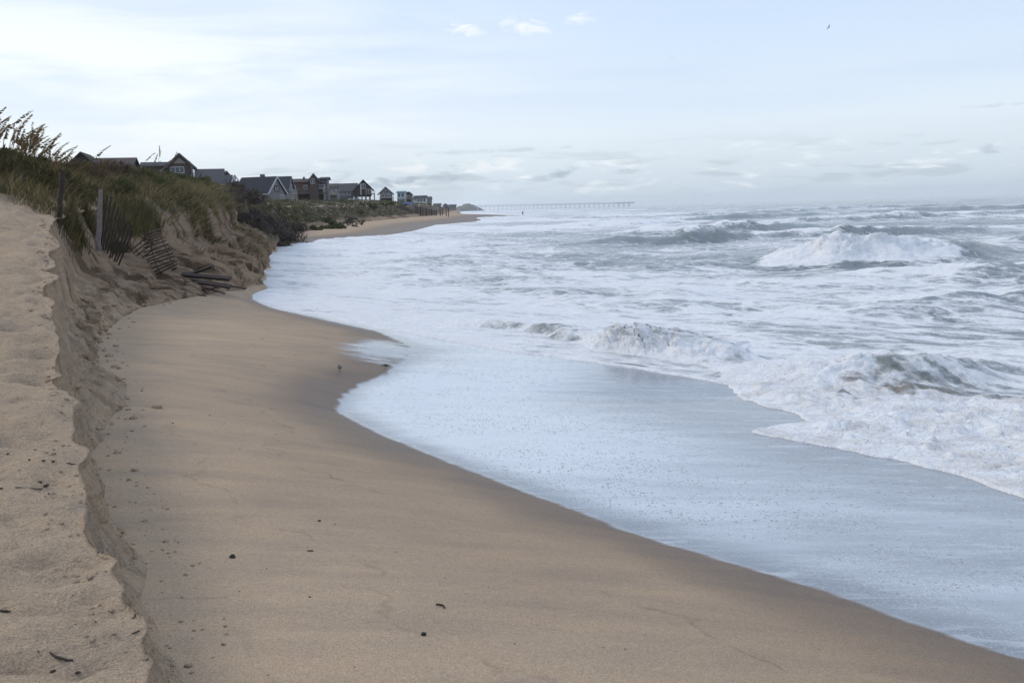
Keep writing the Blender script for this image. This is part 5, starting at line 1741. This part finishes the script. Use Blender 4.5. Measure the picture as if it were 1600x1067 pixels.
def build_person():
    sk = mat_flat('skin_tone', (.35, .22, .16), var=.05)
    cl = mat_flat('dark_clothes', (.030, .032, .042), var=.2)
    tr = mat_flat('dark_trousers', (.045, .045, .055), var=.2)
    hr = mat_flat('dark_hair', (.02, .016, .013))
    p = at(817, 337.8, 366)
    p.z = float(beach_z(np.array([p.x]), np.array([p.y]))[0][0])
    p.z = max(p.z, .3)
    t_ = thing('person', 'person in dark clothes walking far off along the edge of the surf', 'person', p, .6)
    v = [(0, 0, .95), (0, 0, 1.15), (0, 0, 1.38), (0, 0, 1.50), (0, 0.01, 1.62), (0, .01, 1.74),
         (.19, 0, 1.40), (.25, .06, 1.13), (.24, .20, .92), (-.19, 0, 1.40), (-.25, -.05, 1.13), (-.24, .02, .88),
         (.10, 0, .88), (.11, .16, .50), (.11, .10, .07), (.11, .25, .04), (-.10, 0, .88), (-.11, -.08, .50), (-.11, -.32, .12), (-.11, -.20, .05)]
    e = [(0, 1), (1, 2), (2, 3), (3, 4), (4, 5), (2, 6), (6, 7), (7, 8), (2, 9), (9, 10), (10, 11), (0, 12), (12, 13), (13, 14), (14, 15), (0, 16), (16, 17), (17, 18), (18, 19)]
    r_ = [.14, .14, .15, .055, .10, .085, .07, .05, .04, .07, .05, .04, .09, .065, .045, .035, .09, .065, .045, .035]
    skin('body', v, e, r_, sk, t_)
    skin('jacket', [v[i] for i in (0, 1, 2, 6, 7, 8, 9, 10, 11)], [(0, 1), (1, 2), (2, 3), (3, 4), (4, 5), (2, 6), (6, 7), (7, 8)], [.17, .165, .175, .09, .07, .055, .09, .07, .055], cl, t_)
    skin('trousers', [v[i] for i in (0, 12, 13, 14, 16, 17, 18)], [(0, 1), (1, 2), (2, 3), (0, 4), (4, 5), (5, 6)], [.16, .11, .085, .065, .11, .085, .065], tr, t_)
    skin('hair', [(0, -.02, 1.68), (0, -.03, 1.76)], [(0, 1)], [.108, .09], hr, t_)


# ------------------------------------------------------------------ small litter on the sand
def lump(name, r_, mat, seed, flat=.7):
    bm = bmesh.new()
    bmesh.ops.create_icosphere(bm, subdivisions=2, radius=r_)
    g = random.Random(seed)
    off = [g.uniform(0, 50) for _ in range(3)]
    for v in bm.verts:
        q = v.co / r_
        n = float(pn(np.array([q.x * 1.3 + off[0]]), np.array([q.y * 1.3 + q.z * .9 + off[1]]), seed)[0])
        v.co *= 1 + .35 * n
        v.co.z *= flat
    me = bpy.data.meshes.new(name)
    bm.to_mesh(me)
    bm.free()
    me.materials.append(mat)
    o = bpy.data.objects.new(name, me)
    COL.objects.link(o)
    return o


def stick(a_, b_, w_, label, mat=None, bend=.15, name='driftwood_stick', group=None, cat='stick'):
    A_, B_ = hit(*a_), hit(*b_)
    d = B_ - A_
    n = 6
    sd_ = d.cross(Vector((0, 0, 1))) * bend
    pts = [d * (i / n) + sd_ * math.sin(math.pi * i / n) + Vector((0, 0, w_ * .7 + .3 * w_ * math.sin(i * 2.3))) for i in range(n + 1)]
    o = MB().tube(pts, [w_ * (.6 + .4 * math.sin(math.pi * (i + 1) / (n + 2))) for i in range(n + 1)], 6).build(name, mat or M_DRIFT, None, True, A_)
    return tag(o, label, cat, group)


def build_litter():
    def peb(px, py, rpx, label, seed, mat=M_STONE, flat=.75, name='pebble', group=None, cat='pebble'):
        p = hit(px, py)
        r_ = rpx * (p - Vector((0, 0, EYE))).length / FPX
        o = lump(name, r_, mat, seed, flat)
        o.location = p + Vector((0, 0, r_ * flat * .45))
        o.rotation_euler = (0, 0, seed * 1.7)
        tag(o, label, cat, group)
    peb(363.5, 871, 4.6, 'dark rounded pebble alone on the left middle of the smooth beach', 1)
    peb(662, 991.5, 4.2, 'round black pebble nearest the bottom of the smooth beach', 2)
    peb(499, 814.5, 2.6, 'small dark pebble farthest up the smooth beach', 3)
    peb(484, 933, 1.9, 'tiny dark pebble left of the curled stick on the smooth beach', 4)
    g = random.Random(21)
    for i in range(70):
        px, py = g.uniform(250, 1000), g.uniform(620, 1060)
        if px > 440 and py < 640 + (px - 440) * .56 + 60:
            continue
        peb(px, py, g.uniform(.7, 1.3), 'speck sized brown shell fragment scattered on the smooth beach', 100 + i, M_WEED if i % 2 else M_DRIFT2, .6, 'shell_fragment', 'shell fragments on the smooth beach', 'shell')
    stick((480, 861.5), (489.5, 861), .006, 'short straight dark twig on the middle of the smooth beach', bend=.05)
    stick((681, 945), (694, 950.5), .006, 'curled dark stick on the lower middle of the smooth beach', bend=-.3)
    stick((78, 1020), (114, 1033), .0055, 'dark bent stick on the near ledge at the bottom left', bend=.12)
    stick((24, 762), (66, 764.5), .005, 'long thin pale twig lying level on the ledge', M_DRIFT2, .03)
    stick((0, 955), (17, 956.5), .006, 'dark twig cut by the left edge of the picture', bend=.03)
    stick((206, 990), (218, 985), .003, 'small dark root sticking out of the near scarp', bend=.1)
    stick((207, 967), (211, 960), .003, 'tiny root end above the other root in the near scarp', bend=.1)
    stick((105, 724), (125, 727), .004, 'thin dark twig near the ledge edge', bend=.05)
    for i, (px, py, rp) in enumerate(((62, 754, 4.6), (72, 759, 5.0), (97, 760, 2.6), (76, 771, 2.2), (83, 1049, 5.4), (121, 1051, 4.6), (149, 971, 2.2), (12, 709, 2.4), (84, 703, 2.6), (86, 709, 2.2), (55, 703, 2.2), (46, 718, 2.4), (68, 720, 3.0), (83, 721, 3.4), (118, 975, 1.8), (60, 1018, 2.2), (2, 763, 3), (30, 735, 2)), 1):
        peb(px, py, rp * .72, 'dark scrap of dried weed lying on the near sand ledge', 300 + i, M_WEED, .5, 'weed_scrap', 'weed scraps on the near ledge', 'seaweed')


def build_clods():
    g = np.random.default_rng(91)
    n = 900
    u_ = np.exp(g.uniform(math.log(3.4), math.log(27), n))
    fr = g.random(n)
    P = DUNE.pos(u_, np.where(fr < .75, -g.uniform(.45, 1.0, n), g.uniform(.02, .25, n)))
    e = g.uniform(0, .5, n) * (g.random(n) < .4) * (fr < .75)
    P[:, 0] += e
    zb = beach_z(P[:, 0], P[:, 1])[0]
    P[:, 2] = np.where(e > 0, zb, P[:, 2])
    R_ = g.uniform(.006, .022, n) * (1 + 1.3 * g.random(n) ** 6) * np.clip(u_ / 9, .6, 2)
    bm = bmesh.new()
    bmesh.ops.create_icosphere(bm, subdivisions=1, radius=1)
    bv = np.array([v.co[:] for v in bm.verts])
    bf = np.array([[v.index for v in f.verts] for f in bm.faces])
    bm.free()
    V = P[:, None, :] + bv[None] * R_[:, None, None] * g.uniform(.55, 1.35, (n, len(bv), 1)) * np.array([1.1, 1.1, .75])
    F = (np.arange(n)[:, None, None] * len(bv) + bf[None]).reshape(-1, 3)
    V = V.reshape(-1, 3)
    z_ = np.zeros(len(V))
    tag(mesh_np('sand_clods', V, F, DUNE.obj.data.materials[0], attrs={'face': z_ + .3, 'soil': z_, 'su': z_, 'st': z_}), kind='stuff')


build_clods()
build_fence()
build_pier()
build_far_props()
build_birds()
build_person()
build_litter()


def build_haze():
    m, k = newmat('sea_haze')
    v = k.n('ShaderNodeVolumePrincipled', ins={'Color': (.95, .98, 1.0, 1), 'Density': HAZE, 'Anisotropy': 0.2})
    k.n('ShaderNodeOutputMaterial', ins={'Volume': v.outputs[0]})
    o = MB().box(-13000, 13000, -13000, 13000, -14, 95).build('haze', m)
    tag(o, kind='stuff')


HAZE = 0.00009
build_haze()
